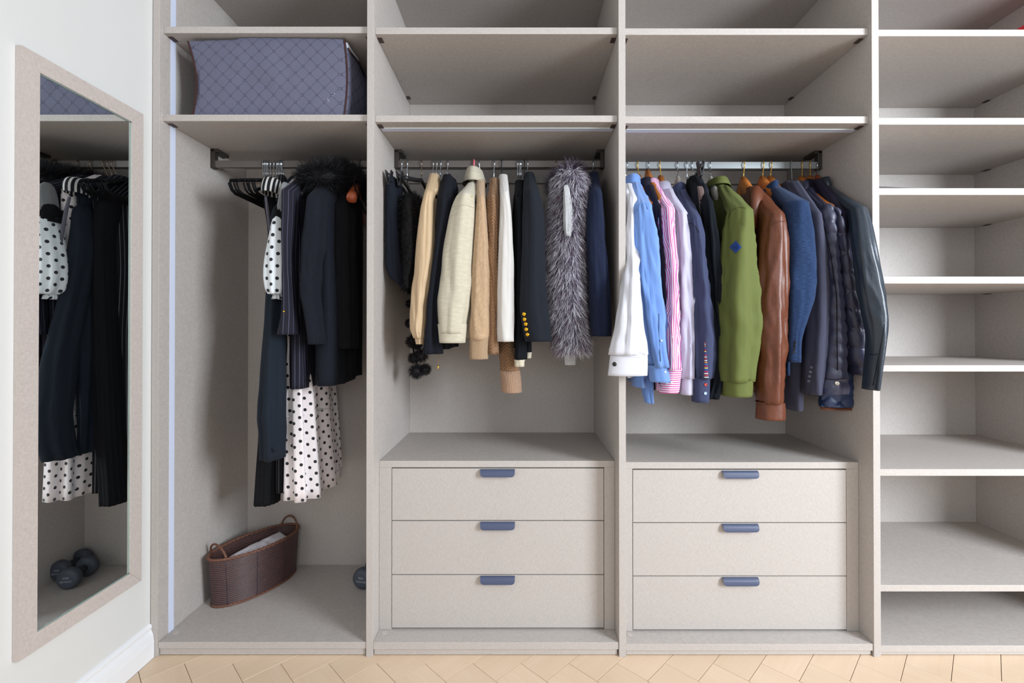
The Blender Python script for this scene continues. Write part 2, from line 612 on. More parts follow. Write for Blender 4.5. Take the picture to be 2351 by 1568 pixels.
def frame_bar(p0, p1, p2, p3):
    """mitred bar; outer edge p0-p1, inner edge p3-p2, points are (y, z)"""
    V = []
    for x, ins in ((mx, 0), (mx + mt - .0015, 0), (mx + mt, .0015)):
        for k, (y, z) in enumerate((p0, p1, p2, p3)):
            cy, cz = (p0[0] + p1[0] + p2[0] + p3[0]) / 4, (p0[1] + p1[1] + p2[1] + p3[1]) / 4
            d = Vector((cy - y, cz - z)); d = d.normalized() * ins
            V.append((x, y + d.x, z + d.y))
    Fc = [(0, 1, 2, 3), (8, 11, 10, 9)]
    for k in (0, 4):
        for i in range(4):
            j = (i + 1) % 4; Fc.append((k + i, k + 4 + i, k + 4 + j, k + j))
    o = pymesh('frame_bar', V, Fc, M['linen_frame'], mr, smooth=False)
    bm = bmesh.new(); bm.from_mesh(o.data); bmesh.ops.recalc_face_normals(bm, faces=bm.faces); bm.to_mesh(o.data); bm.free()


frame_bar((my0, mz0), (my0, mz1), (my0 + fw, mz1 - fw), (my0 + fw, mz0 + fw))
frame_bar((my1, mz1), (my1, mz0), (my1 - fw, mz0 + fw), (my1 - fw, mz1 - fw))
frame_bar((my0, mz1), (my1, mz1), (my1 - fw, mz1 - fw), (my0 + fw, mz1 - fw))
frame_bar((my1, mz0), (my0, mz0), (my0 + fw, mz0 + fw), (my1 - fw, mz0 + fw))
n = NT('mirror_silver'); n.base((.74, .77, .775, 1)); n.set(Metallic=1.0, Roughness=.012)
box('mirror_glass', mx + .001, mx + .0100, my0 + fw - .004, my1 - fw + .004, mz0 + fw - .004, mz1 - fw + .004, n.m, mr)
be = plain('bevelled_glass_edge', (176, 196, 190), .12, .6)
g0, g1, h0, h1 = my0 + fw, my1 - fw, mz0 + fw, mz1 - fw
e = .003
bm = bmesh.new()
for (a, b, c_, d_) in ((g0, g1, h0, h0 + e), (g0, g1, h1 - e, h1), (g0, g0 + e, h0, h1), (g1 - e, g1, h0, h1)):
    add_box(bm, mx + .0100, mx + .0118, a, b, c_, d_)
bm_obj('glass_edge', bm, be, mr)

# ---------------------------------------------------------------- garments: builders
def crom(rows, q):
    """Catmull-Rom through rows [(t, a, b, ...)] at t = q"""
    n = len(rows)
    if q <= rows[0][0]: return list(rows[0][1:])
    if q >= rows[-1][0]: return list(rows[-1][1:])
    for i in range(n - 1):
        if rows[i][0] <= q <= rows[i + 1][0]: break
    p1, p2 = rows[i], rows[i + 1]
    p0 = rows[i - 1] if i else p1; p3 = rows[i + 2] if i + 2 < n else p2
    t = (q - p1[0]) / max(1e-9, p2[0] - p1[0]); out = []
    for k in range(1, len(p1)):
        m1 = (p2[k] - p0[k]) / max(1e-9, p2[0] - p0[0]) * (p2[0] - p1[0]) if i else (p2[k] - p1[k])
        m2 = (p3[k] - p1[k]) / max(1e-9, p3[0] - p1[0]) * (p2[0] - p1[0]) if i + 2 < n else (p2[k] - p1[k])
        t2, t3 = t * t, t * t * t
        out.append((2 * t3 - 3 * t2 + 1) * p1[k] + (t3 - 2 * t2 + t) * m1 + (-2 * t3 + 3 * t2) * p2[k] + (t3 - t2) * m2)
    return out


def vn(x, y, z): return noise.noise(Vector((x, y, z)))


def folds(seed, vert=.004, horiz=.002, elbow=None, vf=1.6, hf=16, crease=0.0):
    """radial displacement of a hanging sleeve or body: long vertical folds, short cross wrinkles, sharper creases"""
    def f(a, z, t):
        ca, sa = math.cos(a), math.sin(a)
        d = vert * min(1, t * 3 + .2) * 1.6 * vn(ca * vf + seed, sa * vf, z * 1.7 + seed)
        d += vert * .8 * min(1, t * 2) * vn(ca * vf * 2.3, sa * vf * 2.3 + seed, z * 2.6)
        hw = horiz * (1 if elbow is None else .35 + 1.6 * math.exp(-((t - elbow) / .16) ** 2))
        d += hw * 1.5 * vn(ca * 1.3 + seed * 2, sa * 1.3, z * hf + 2.2 * ca)
        if crease:
            q = 1 - abs(vn(ca * 1.5 + seed * 3, sa * 1.5, z * 7 + 2 * sa)) * 5
            d += crease * max(0, q)
        return d
    return f


def loft(name, rings, mat, parent, seg=40, disp=None, top='dome', bottom='open', ex=2.0, lip=.02):
    """rings: (cx, cy, z, rx, ry[, tilt_x, tilt_y]) from the top down"""
    V, UV, Fc = [], [], []
    ztop, zbot = rings[0][2], rings[-1][2]
    vv = 0.0
    R = [list(r) + [0, 0][:7 - len(r)] if len(r) < 7 else list(r) for r in rings]
    mean = max(.02, sum(math.sqrt((r[3] ** 2 + r[4] ** 2) / 2) for r in R) / len(R))
    for i, r in enumerate(R):
        cx, cy, z, rx, ry, tx, ty = r
        if i:
            p = R[i - 1]; vv += math.sqrt((cx - p[0]) ** 2 + (cy - p[1]) ** 2 + (z - p[2]) ** 2 + ((rx - p[3]) ** 2 + (ry - p[4]) ** 2) * .5)
        t = (ztop - z) / max(1e-6, ztop - zbot)
        # arc length table of the ring, so cloth patterns keep their width round a flattened section
        prev = None; s_ = 0.0
        for k in range(seg + 1):
            a = 2 * PI * k / seg + PI / 2
            ca, sa = math.cos(a), math.sin(a)
            ux = math.copysign(abs(ca) ** (2 / ex), ca); uy = math.copysign(abs(sa) ** (2 / ex), sa)
            d = disp(a, z, t) if disp and rx > .004 else 0
            l = math.hypot(ca / max(rx, .004), sa / max(ry, .004))
            nx, ny = ca / max(rx, .004) / l, sa / max(ry, .004) / l
            x, y = cx + ux * rx + nx * d, cy + uy * ry + ny * d
            if prev: s_ += math.hypot(x - prev[0], y - prev[1])
            prev = (x, y)
            V.append((x, y, z + tx * (ux * rx) + ty * (uy * ry))); UV.append([s_, -vv])
        mid_ = UV[-(seg + 1) + seg // 2][0]
        for k in range(seg + 1): UV[-1 - k][0] -= mid_
    m = seg + 1; n = len(R)
    for i in range(n - 1):
        for k in range(seg):
            p = i * m + k; Fc.append((p, p + m, p + m + 1, p + 1))
    if top == 'dome':
        c = len(V); r = R[0]; V.append((r[0], r[1], r[2] + min(r[3], r[4]) * .25)); UV.append((0, 0))
        for k in range(seg): Fc.append((c, k, k + 1))
    if bottom in ('open', 'closed'):
        # turned-in hem and a dark inside
        r = R[-1]; base = (n - 1) * m
        off = [(.0022, 0), (.003, lip)] if bottom == 'open' else [(.002, -.001)]
        prev = base
        for (ins, up) in off:
            c = len(V)
            for k in range(m):
                v = V[base + k]; dx, dy = v[0] - r[0], v[1] - r[1]; l = math.hypot(dx, dy) or 1
                q = max(.1, 1 - ins / l)
                V.append((r[0] + dx * q, r[1] + dy * q, v[2] + up)); UV.append(UV[base + k])
            for k in range(seg): Fc.append((prev + k, c + k, c + k + 1, prev + k + 1))
            prev = c
        c = len(V); V.append((r[0], r[1], V[prev][2] + .003)); UV.append((0, 0))
        for k in range(seg): Fc.append((prev + k, c, prev + k + 1))
    return pymesh(name, V, Fc, mat, parent, uvs=UV)


def rows_rings(rows, Yd, ry, n=36, ryf=None):
    """outline rows (py, xl, xr[, Y]) read off the photograph -> rings standing at depth Y in the room"""
    rr = [(r[0], r[1], r[2], (r[3] if len(r) > 3 else Yd)) for r in rows]
    out = []
    for i in range(n):
        q = rr[0][0] + (rr[-1][0] - rr[0][0]) * (i / (n - 1))
        xl, xr, Y = crom(rr, q)
        a, b = unp(xl, q, Y), unp(xr, q, Y)
        rx = (b.x - a.x) / 2
        out.append([(a.x + b.x) / 2, Y, a.z, max(rx, .002), ry])
    z0 = out[0][2]
    for r in out:       # round the shoulder over
        t = min(1, (z0 - r[2]) / .05)
        r[4] = r[4] * (.35 + .65 * math.sqrt(max(0, 1 - (1 - t) ** 2)))
    return out


def yoke_rings(rr, Xh, zn, i0=None, y0=.185, n=9, b0=.016):
    """shoulder that runs from the neck forward and down into the sleeve"""
    N = len(rr); i0 = i0 or max(3, int(N * .11))
    e = rr[i0]
    full = max(r[4] for r in rr)
    k = (e[0] - Xh) / (e[1] - .26)
    s = (Xh + (y0 - .26) * k, y0, zn - .014)
    out = []
    for i in range(n):
        t = i / n
        yy = s[1] + (e[1] - s[1]) * (t ** 1.15)
        xx = s[0] + (e[0] - s[0]) * (t ** 1.15)
        zz = s[2] + (e[2] - s[2]) * (t ** 1.05)
        out.append([xx, yy, zz, b0 + (e[3] - b0) * t ** .8, .022 + (full - .022) * t ** .8])
    for r in rr[i0:]: r[4] = full
    return out + rr[i0:]


def sleeve(name, rows, Y, ry, mat, parent, disp=None, n=40, seg=40, ex=2.0, bottom='open'):
    return loft(name, rows_rings(rows, Y, ry, n), mat, parent, seg, disp, bottom=bottom, ex=ex)


def body_rings(Xh, zn, Xs, Ys, zs, zh, b=.032, an=.05, top_b=.014, flare=0.0, k2=0.0, hem_b=None, yc=.26, tor=.93, far=None):
    """torso of a hung garment: neck at the hook, shoulders at the hanger ends, then down to the hem"""
    A = yc - Ys; k = (Xs - Xh) / (Ys - yc)
    hb = hem_b if hem_b else b
    out = []
    N1, N2 = 14, 26
    for i in range(N1):
        t = i / (N1 - 1)
        z = zn + (zs - zn) * t ** 1.0
        a = an + (A - an) * (t ** .92)
        out.append((Xh, yc, z, top_b + (b - top_b) * t ** .7, a, 0, 0))
    for i in range(1, N2 + 1):
        t = i / N2
        z = zs + (zh - zs) * t
        a = A * (1 - (1 - tor) * min(1, t * 4)) + flare * t
        out.append((Xh + k2 * t, yc, z, b + (hb - b) * t, a, 0, 0))
    return out, k


def body(name, parent, mat, Xh, zn, Xs, Ys, zs, zh, disp=None, seg=48, hem_tilt=0, **kw):
    rings, k = body_rings(Xh, zn, Xs, Ys, zs, zh, **kw)
    yc = kw.get('yc', .26)
    o = loft(name, rings, mat, parent, seg, disp, ex=2.3, lip=.03)
    me = o.data; nv = len(me.vertices)
    co = np.zeros(nv * 3); me.vertices.foreach_get('co', co); co = co.reshape(-1, 3)
    co[:, 0] += (co[:, 1] - yc) * k
    if hem_tilt:
        t = np.clip((zs - co[:, 2]) / (zs - zh), 0, 1) ** 2
        co[:, 2] += (co[:, 1] - yc) * hem_tilt * t
    me.vertices.foreach_set('co', co.ravel()); me.update()
    return o, k


def collar(name, parent, mat, Xh, z, k, rx=.030, ry=.052, hgt=.034, fall=.038, flare=.016, front=0, drop=.03, yc=.26, tilt=0, thick=.002, close=1.0):
    """stand-and-fall collar; front = -1 / +1: the side its points face, drop = how far they hang lower there"""
    prof_ = [(-.002, -.012), (-.001, 0), (.000, hgt * .6), (.001, hgt), (.004, hgt + .003), (.008, hgt), (.008 + flare * .5, hgt - fall * .5), (.008 + flare, hgt - fall), (.006 + flare, hgt - fall - .001), (.006 + flare * .4, hgt - fall * .5)]
    seg = 40; V, Fc, UV = [], [], []
    for j in range(seg + 1):
        a = 2 * PI * j / seg
        ca, sa = math.cos(a), math.sin(a)
        fr = (1 + ca * front) / 2 if front else 0
        fr = fr ** 3
        for i, (o_, h_) in enumerate(prof_):
            hh = h_ - fr * (.020 if i < 6 else .020 + drop * (i - 5) / 4)
            x = (rx + o_) * ca; y = (ry + o_) * sa
            V.append((Xh + x + y * k, yc + y, z + hh + tilt * y)); UV.append((a * .045, h_))
    m = len(prof_)
    for j in range(seg):
        for i in range(m - 1):
            p = j * m + i; Fc.append((p, p + m, p + m + 1, p + 1))
    return pymesh(name, V, Fc, mat, parent, uvs=UV)


def sdisc(name, o, px, py, r, mat, parent, th=.0022, rim=True):
    """a button sewn where the line of sight meets the cloth"""
    bvh = BVHTree.FromPolygons([tuple(v.co + o_world(o)) for v in o.data.vertices], [tuple(p.vertices) for p in o.data.polygons])
    p0, d = cam_ray(px, py)
    hit, nrm, _, _ = bvh.ray_cast(p0, d)
    if hit is None: return None
    if nrm.dot(d) > 0: nrm = -nrm
    rot = Vector((0, 0, 1)).rotation_difference(nrm).to_matrix()
    prof_ = [(r, -.001), (r, th * .6), (r * .9, th), (r * .62, th), (r * .55, th * .72)] if rim else [(r, -.001), (r, th * .4), (r * .86, th * .85), (r * .55, th * 1.2), (r * .2, th * 1.35)]
    V, Fc = [], []; S_ = 16
    for (rr, h) in prof_:
        for k in range(S_):
            a = 2 * PI * k / S_; V.append(hit + rot @ Vector((rr * math.cos(a), rr * math.sin(a), h)))
    for i in range(len(prof_) - 1):
        for k in range(S_):
            k2 = (k + 1) % S_; Fc.append((i * S_ + k, i * S_ + k2, (i + 1) * S_ + k2, (i + 1) * S_ + k))
    Fc.append(tuple((len(prof_) - 1) * S_ + k for k in range(S_)))
    return pymesh(name, V, Fc, mat, parent)


def o_world(o):
    v = o.location.copy()
    while o.parent: o = o.parent; v += o.location
    return v


def on_surface(o, px, py, lift=.001):
    bvh = BVHTree.FromPolygons([tuple(v.co + o_world(o)) for v in o.data.vertices], [tuple(p.vertices) for p in o.data.polygons])
    p0, d = cam_ray(px, py); hit, nrm, _, _ = bvh.ray_cast(p0, d)
    if hit is None: return None
    return hit - d * lift


def seam(name, o, pts, r, mat, parent, lift=.0008, n=14):
    """thin piping or stitching laid on the cloth through photo points"""
    P = []
    for i in range(n):
        q = i / (n - 1) * (len(pts) - 1); k = min(int(q), len(pts) - 2); f = q - k
        h = on_surface(o, pts[k][0] * (1 - f) + pts[k + 1][0] * f, pts[k][1] * (1 - f) + pts[k + 1][1] * f, lift)
        if h: P.append(h)
    if len(P) > 2: return sweep(name, P, r, r, mat, parent, seg=6)


# ---------------------------------------------------------------- hangers
def hook_pts(yaw, zt, stem=.03, r=.0165, wob=0):
    """question-mark hook; origin = foot of the stem, zt = height of its crown above the foot"""
    P = []
    zc = zt - r * 1.0
    base = zc - r * 1.25
    P.append((0, 0)); P.append((0, min(stem, base * .5)))
    P.append((-r * .25, base * .8))
    for i in range(0, 15):
        a = math.radians(205 - i * 17)
        P.append((r * math.cos(a), zc + r * 1.0 * math.sin(a)))
    c, s = math.cos(yaw), math.sin(yaw)
    # p axis is depth (y), turned by yaw
    return [(-p * s, p * c, z) for p, z in P]


def hanger(px, bi, kind, wire, mat, neck_py, label, group=None, yaw=0.0, half=.185, drop=None, hyaw=None, arm=None, top_z=None, part='arms', wr_r=.0019, loop=False, name=None):
    if drop is None: drop = (.09, .115, .155)[bi]
    zt = RZ[bi][1] + .0016 + .0015 if top_z is None else top_z
    X = unp(px, 369, RY).x
    zn = zat(neck_py, RY)
    root = thing(name or 'clothes_hanger', label, 'hanger', (X, RY, zn), group)
    Hh = zt - zn
    hy = yaw if hyaw is None else hyaw
    P = [Vector(p) + Vector((X, RY, zn)) for p in hook_pts(hy, Hh)]
    sweep('hook', P, wr_r, wr_r, M[wire], root, seg=8)
    c, s = math.cos(yaw), math.sin(yaw)

    def pt(y, z): return Vector((X - y * s, RY + y * c, zn + z))
    if kind == 'wood':
        ra, rb = arm or (.012, .017)
        P, A, B = [], [], []
        for i in range(-14, 15):
            t = i / 14; a = abs(t)
            z = -.010 - drop * (a ** .78) - rb * .35
            P.append(pt(t * half, z)); A.append(ra * (1 + .55 * a ** 3)); B.append(rb * (1.25 - .45 * a) if a < .98 else rb * .5)
        sweep('arms', P, A, B, mat, root, seg=12, ex=3.2, up=(0, 0, 1))
    elif kind == 'velvet':
        P = []
        for i in range(-16, 17):
            t = i / 16; a = abs(t)
            P.append(pt(t * half, -.010 - drop * a ** 1.05))
        ex_ = P[-1]
        v = [(P, .0022, .0055)]
        if loop:
            low = -.010 - drop - .038
            Q = [P[-1], pt(half * 1.04, -.022 - drop), pt(half * .98, low + .008), pt(half * .88, low), pt(0, low), pt(-half * .88, low), pt(-half * .98, low + .008), pt(-half * 1.04, -.022 - drop), P[0]]
            v.append((Q, .0022, .0045))
        multi_sweep('arms', v, mat, root, seg=8, up=(0, 0, 1))
    elif kind == 'plastic':       # contoured plastic hanger with hollow arms
        P = []
        for i in range(-14, 15):
            t = i / 14; a = abs(t)
            P.append(pt(t * half, -.010 - drop * a ** .85 - .004))
        ra, rb = arm or (.011, .012)
        sweep('arms', P, [ra * (.7 + .5 * min(1, abs(i) / 9)) for i in range(-14, 15)], rb, mat, root, seg=12, up=(0, 0, 1), ex=2.6)
    elif kind == 'clip':          # flat bar with two spring clips
        bar = [pt(t * half, -.012 - .012 * abs(t)) for t in (-1, -.6, -.2, 0, .2, .6, 1)]
        sweep('bar', bar, .004, .008, mat, root, seg=10, up=(0, 0, 1), ex=3)
        for t in (-.92, .92):
            q = pt(t * half, -.02)
            V, Fc = [], []
            bm = bmesh.new()
            for sx in (-1, 1):
                r = bmesh.ops.create_cube(bm, size=1)
                bmesh.ops.scale(bm, vec=(.0035, .026, .052), verts=r['verts'])
                bmesh.ops.rotate(bm, matrix=Matrix.Rotation(sx * .16, 3, 'Y'), verts=r['verts'])
                bmesh.ops.translate(bm, vec=q + Vector((sx * .0055, 0, -.01)), verts=r['verts'])
            r = bmesh.ops.create_cone(bm, cap_ends=True, segments=10, radius1=.006, radius2=.006, depth=.022)
            bmesh.ops.rotate(bm, matrix=Matrix.Rotation(PI / 2, 3, 'X'), verts=r['verts'])
            bmesh.ops.translate(bm, vec=q, verts=r['verts'])
            bm_obj('clip', bm, mat, root)
    return root, X, zn


RIMS = {}

# ---------------------------------------------------------------- garments: assembly
def garment(name, label, cat, hook, bi, neck, rows, mat, Y=.045, ry=.042, hem=880, b=.034, cuff=None, col=None, fold=None, bfold=None,
            group=None, an=.05, hem_b=None, flare=0.0, far=True, tor=.93, hem_tilt=0, top_b=.014, sm=None, seg=40, n=44, ex=2.0, bmat=None, shoulder=None, k2=0.0, yb=None, bseg=48, hemY=.08, yoke=True):
    Xh = unp(hook, 369, RY).x
    zc_ = zat(neck, RY)
    zn = zc_ - (.040 if col else .0)
    r0 = rows[0]; Ys = r0[3] if len(r0) > 3 else Y
    Xs = unp((r0[1] + r0[2]) / 2, r0[0], Ys).x
    zs = unp(VX, (shoulder if shoulder else r0[0] + 14), Ys).z
    zh = unp(VX, hem, hemY).z
    seed = (hook * .37) % 19
    g = thing(name, label, cat, (Xh, RY, zh), group)
    fo = fold or dict(vert=.006, horiz=.002)
    bo = bfold or dict(vert=.009, horiz=.001, vf=2.2)
    Yb = yb if yb is not None else Ys + ry * .55
    bd, k = body('body', g, bmat or mat, Xh, zn, Xs, Yb, zs, zh, disp=folds(seed + 3, **bo), b=b, an=an, hem_b=hem_b, flare=flare, tor=tor, hem_tilt=hem_tilt, top_b=top_b, k2=k2, seg=bseg)
    srows = rows if not cuff else [r for r in rows]
    rr0 = rows_rings(srows, Y, ry, n)
    if yoke: rr0 = yoke_rings(rr0, Xh, zn)
    sl = loft('sleeve', rr0, sm or mat, g, seg, folds(seed, **fo), ex=ex)
    if far:
        rr = rows_rings(rows, Y, ry, n)
        for r in rr:
            r[0] = r[0] - Xs + (2 * Xh - Xs); r[1] = min(2 * RY - r[1], .484 - ry)
        loft('sleeve', rr, sm or mat, g, 28, folds(seed + 7, **fo))
    out = dict(g=g, body=bd, sleeve=sl, k=k, Xh=Xh, zn=zn, Xs=Xs)
    if cuff:
        crow = cuff['rows']; cm = cuff.get('mat', sm or mat)
        cr = rows_rings(crow, Y, cuff.get('ry', ry * .95), cuff.get('n', 10))
        z0 = cr[0][2]
        for r in cr: r[4] = cuff.get('ry', ry * .95); r[3] += cuff.get('grow', .0008)
        cf = loft('cuff', cr, cm, g, seg, cuff.get('disp', folds(seed + 1, .002, .0006)), top='none', ex=cuff.get('ex', 2.0))
        out['cuff'] = cf
    if col:
        cc = dict(col); cm = cc.pop('mat', mat); dz = cc.pop('dz', 0); dx = cc.pop('dx', 0)
        out['collar'] = collar('collar', g, cm, Xh + dx, zc_ - .056 + dz * .4, k, **cc)
    return out


def wood_group(i): return None


# ======== bay one: dresses and dark coats
ORD = ['leftmost', 'second from the left', 'third from the left', 'fourth from the left', 'fifth from the left', 'sixth from the left', 'fourth from the right', 'third from the right', 'second from the right', 'rightmost']
VEL = 'empty black velvet hangers bunched at the left of the first rail'
proto = None
for i, px in enumerate((605, 609.5, 613, 616, 622, 629.5, 636, 640, 643.5, 647)):
    if i == 0:
        proto, X0, zn0 = hanger(px, 0, 'velvet', 'chrome', M['velvet'], 407, 'empty black hanger, leftmost of the ten bunched on first rail', VEL, yaw=.0, hyaw=.4, half=.20, drop=.065, loop=True)
    else:
        r = proto.copy(); C.objects.link(r)
        r.location = (unp(px, 369, RY).x, RY, zn0); r.rotation_euler = (0, 0, random.uniform(-.05, .07))
        r['label'] = 'empty black hanger, %s of the ten bunched on first rail' % ORD[i]
        for ch in proto.children:
            c = ch.copy(); C.objects.link(c); c.parent = r

M['blackknit'] = striped('black_knit_white_pleats', (20, 21, 27), (104, 106, 112), .0125, .14)
M['blackplain'] = cloth('black_pleated_knit', (20, 21, 27), weave=500)
M['striptop'] = striped('black_white_rib', (22, 23, 28), (188, 188, 184), .016, .42)
M['navycrepe'] = cloth('midnight_crepe', (38, 48, 62), weave=700, var=.1)
M['pinstripe'] = striped('black_pinstripe_wool', (31, 31, 42), (92, 93, 112), .0165, .09)
M['dots'] = dotted('white_polka_chiffon', (226, 226, 230), (32, 32, 38), .040, .0056, lining=(238, 205, 196))
M['dots_sheer'] = dotted('sheer_polka_chiffon', (222, 228, 232), (28, 30, 36), .040, .0058, alpha=.93)
M['sheer'] = cloth('sheer_grey_chiffon', (150, 152, 154), weave=300, var=.1)
M['lace'] = cloth('black_lace', (24, 24, 28), weave=90, bump=1.0)
M['navywool'] = cloth('navy_wool', (28, 33, 46), weave=420, var=.35, bump=.5, sheen=.45)
M['blackwool'] = cloth('black_wool', (17, 18, 23), weave=500, var=.2)
M['lilac_band'] = cloth('lilac_grey_jersey', (118, 116, 130))

GD = dict(vert=.010, horiz=.001, vf=2.6)
# black pleated dress with striped shoulders
hanger(651, 0, 'velvet', 'chrome', M['velvet'], 409, 'black velvet hanger holding the pleated black dress with striped shoulders')


def pleat(seed, n, amp, start=.0):
    def f(a, z, t):
        return amp * min(1, max(0, t - start) * 2.5) * math.sin(a * n + seed) + .008 * min(1, t * 2) * vn(math.cos(a) * 1.7 + seed, math.sin(a) * 1.7, z * 1.5)
    return f


def gown(name, label, hook, neck, rows, mat, Y, ry, zhem_py, b, hem_b, disp, flare=.0, cat='dress', top_b=.014, an=.06, tor=.9, k2=0, yc=.26, yb=None, shoulder=None, bottomY=.08, seg=72, Xs=None):
    Xh = unp(hook, 369, RY).x; zn = zat(neck, RY)
    Xs = unp((rows[0][1] + rows[0][2]) / 2, rows[0][0], Y).x if Xs is None else Xs
    zs = unp(VX, shoulder or rows[0][0] + 12, Y).z
    zh = unp(VX, zhem_py, bottomY).z
    g = thing(name, label, cat, (Xh, RY, zh))
    o, k = body('body', g, mat, Xh, zn, Xs, yb if yb is not None else Y, zs, zh, disp=disp, b=b, an=an, hem_b=hem_b, flare=flare, tor=tor, top_b=top_b, k2=k2, seg=seg)
    return g, o, k, Xh, zn, zs, zh


g, o, k, Xh, zn, zs, zh = gown('pleated_dress', 'black pleated knit dress with white-striped shoulders hanging nearest the left side', 651, 412,
                               [(415, 606, 640)], M['blackknit'], .09, .04, 1150, .026, .036, pleat(1, 26, .0022, .1), flare=.0, tor=.90, yb=.14)
tube = sleeve('front_pleats', [(452, 606, 640), (480, 612, 650), (545, 621, 655), (680, 617, 652), (830, 610, 651), (1000, 599, 646), (1080, 592, 640), (1153, 586, 639)], .17, .045, M['blackplain'], g, disp=pleat(2, 16, .0022, .1), n=60, seg=64)
sleeve('striped_shoulder', [(409, 612, 634), (414, 607, 642), (425, 604, 645), (438, 604, 643), (446, 606, 640)], .085, .045, M['striptop'], g, disp=folds(4, .001, .001), n=14)
sweep('lilac_edging', [unp(610, 452, .055), unp(614, 480, .052), unp(619, 520, .05), unp(624, 560, .05)], [.004, .007, .007, .003], .004, M['lilac_band'], g, seg=8)

# midnight dress with a draped wrap edge
hanger(690, 0, 'velvet', 'bronzewire', M['velvet'], 411, 'black velvet hanger with tall bronze hook holding the midnight wrap dress', yaw=.1, hyaw=.3)
g, o, k, Xh, zn, zs, zh = gown('wrap_dress', 'midnight navy crepe dress with a draped wrap edge beside the polka dot dress', 690, 414,
                               [(425, 622, 655)], M['navycrepe'], .10, .04, 1050, .022, .032, folds(5, **GD), flare=.0)
sleeve('draped_front', [(470, 636, 656, .13), (560, 622, 655, .12), (680, 620, 654, .10), (760, 616, 653, .08), (833, 609, 652, .06), (895, 604, 652, .05), (954, 599, 651, .04), (986, 603, 652, .045), (1020, 604, 650, .05), (1051, 604, 650, .06)], .135, .05, M['navycrepe'], g, disp=folds(8, .008, .001), n=44)
fl = []
for i in range(12):
    t = i / 11
    fl.append(unp(604 + 36 * t ** 1.3, 985 + 54 * math.sin(t * PI * .5) - 4 * t, .012 - .01 * t))
sweep('wrap_edge', fl, .0035, .0025, M['navycrepe'], g, seg=8)

# polka dot dress
hanger(700, 0, 'velvet', 'bronzewire', M['velvet'], 413, 'black velvet hanger with bronze hook holding the polka dot dress', yaw=.1, hyaw=.25)


def skirt_disp(a, z, t):
    u = max(0, (t - .15)); A = .010 + .016 * u
    d = A * (.55 * math.sin(a * 9 + 2 * t) + .35 * math.sin(a * 15 + 1.3)) * min(1, t * 2)
    d += .012 * vn(math.cos(a) * 2, math.sin(a) * 2, z * 2)
    if .60 < t: d += .008 * min(1, (t - .60) * 12)
    return d


g, o, k, Xh, zn, zs, zh = gown('polka_dot_dress', 'white polka dot chiffon dress with puffed sheer sleeve and tiered skirt', 700, 412,
                               [(422, 640, 664)], M['dots'], .08, .04, 1162, .022, .050, skirt_disp, flare=.012, k2=.045, tor=.86, bottomY=.05, seg=110)
# gathered seam of the tier
zt_ = unp(VX, 958, .08).z
P = []
tt = (zs - zt_) / (zs - zh)
for i in range(60):
    a = 2 * PI * i / 60; ca, sa = math.cos(a), math.sin(a)
    ux = math.copysign(abs(ca) ** (2 / 2.3), ca); uy = math.copysign(abs(sa) ** (2 / 2.3), sa)
    bb = .022 + .028 * tt + .006; A = (.26 - .08) * .86 + .012 * tt + .004
    d = (.010 + .016 * .4) * (.55 * math.sin(a * 9 + 1.2) + .35 * math.sin(a * 15 + 1.3))
    P.append((Xh + .045 * tt + ux * (bb + d) + uy * A * k, .26 + uy * (A + d), zt_))
sweep('tier_seam', P, .0022, .0022, cloth('white_piping', (232, 230, 232)), g, seg=6, closed=True, cap=False)
sleeve('sheer_yoke', [(420, 652, 660), (440, 648, 664), (470, 642, 662), (490, 637, 661)], .05, .03, M['sheer'], g, disp=folds(3, .002, .001), n=12)
lc = sleeve('lace_band', [(470, 638, 660), (480, 634, 660), (496, 632, 660), (512, 628, 659)], .05, .036, M['lace'], g, disp=folds(3, .004, .003, hf=60), n=12)
ps = sleeve('puffed_sleeve', [(494, 636, 656), (508, 631, 657), (551, 621, 660), (595, 613, 661), (633, 611, 661), (655, 614, 660), (668, 618, 657), (676, 624, 654)], .045, .040, M['dots_sheer'], g,
            disp=lambda a, z, t: .0035 * math.sin(a * 7) * t + .003 * vn(math.cos(a) * 2, math.sin(a) * 2, z * 6), n=40, seg=64)
loft('frilled_cuff', [[*(unp((620 + 656) / 2, 672, .045).xy), unp(640, 672, .045).z, .014, .016], [*(unp(640, 680, .045).xy), unp(640, 680, .045).z, .017, .019], [*(unp(641, 687, .045).xy), unp(641, 687, .045).z, .020, .021]],
     M['dots_sheer'], g, 64, lambda a, z, t: .003 * math.sin(a * 11) * t, top='none', lip=.012)

# pinstripe jacket
hanger(711, 0, 'velvet', 'bronzewire', M['velvet'], 411, 'black velvet hanger with bronze hook holding the pinstripe jacket', yaw=0, hyaw=.3)
pj = garment('pinstripe_jacket', 'black pinstripe tailored jacket hanging over the polka dot dress', 'jacket', 716, 0, 410,
             [(411, 660, 672), (430, 653, 680), (470, 652, 681), (545, 653, 677), (604, 656, 674), (677, 655, 678), (721, 651, 681), (750, 645, 684), (768, 641, 686)], M['pinstripe'], Y=.03, ry=.042, hem=893, b=.030,
             fold=dict(vert=.004, horiz=.001), hem_b=.036)
sdisc('brass_button', pj['sleeve'], 652, 715, .003, M['gold'], pj['g'], rim=False)

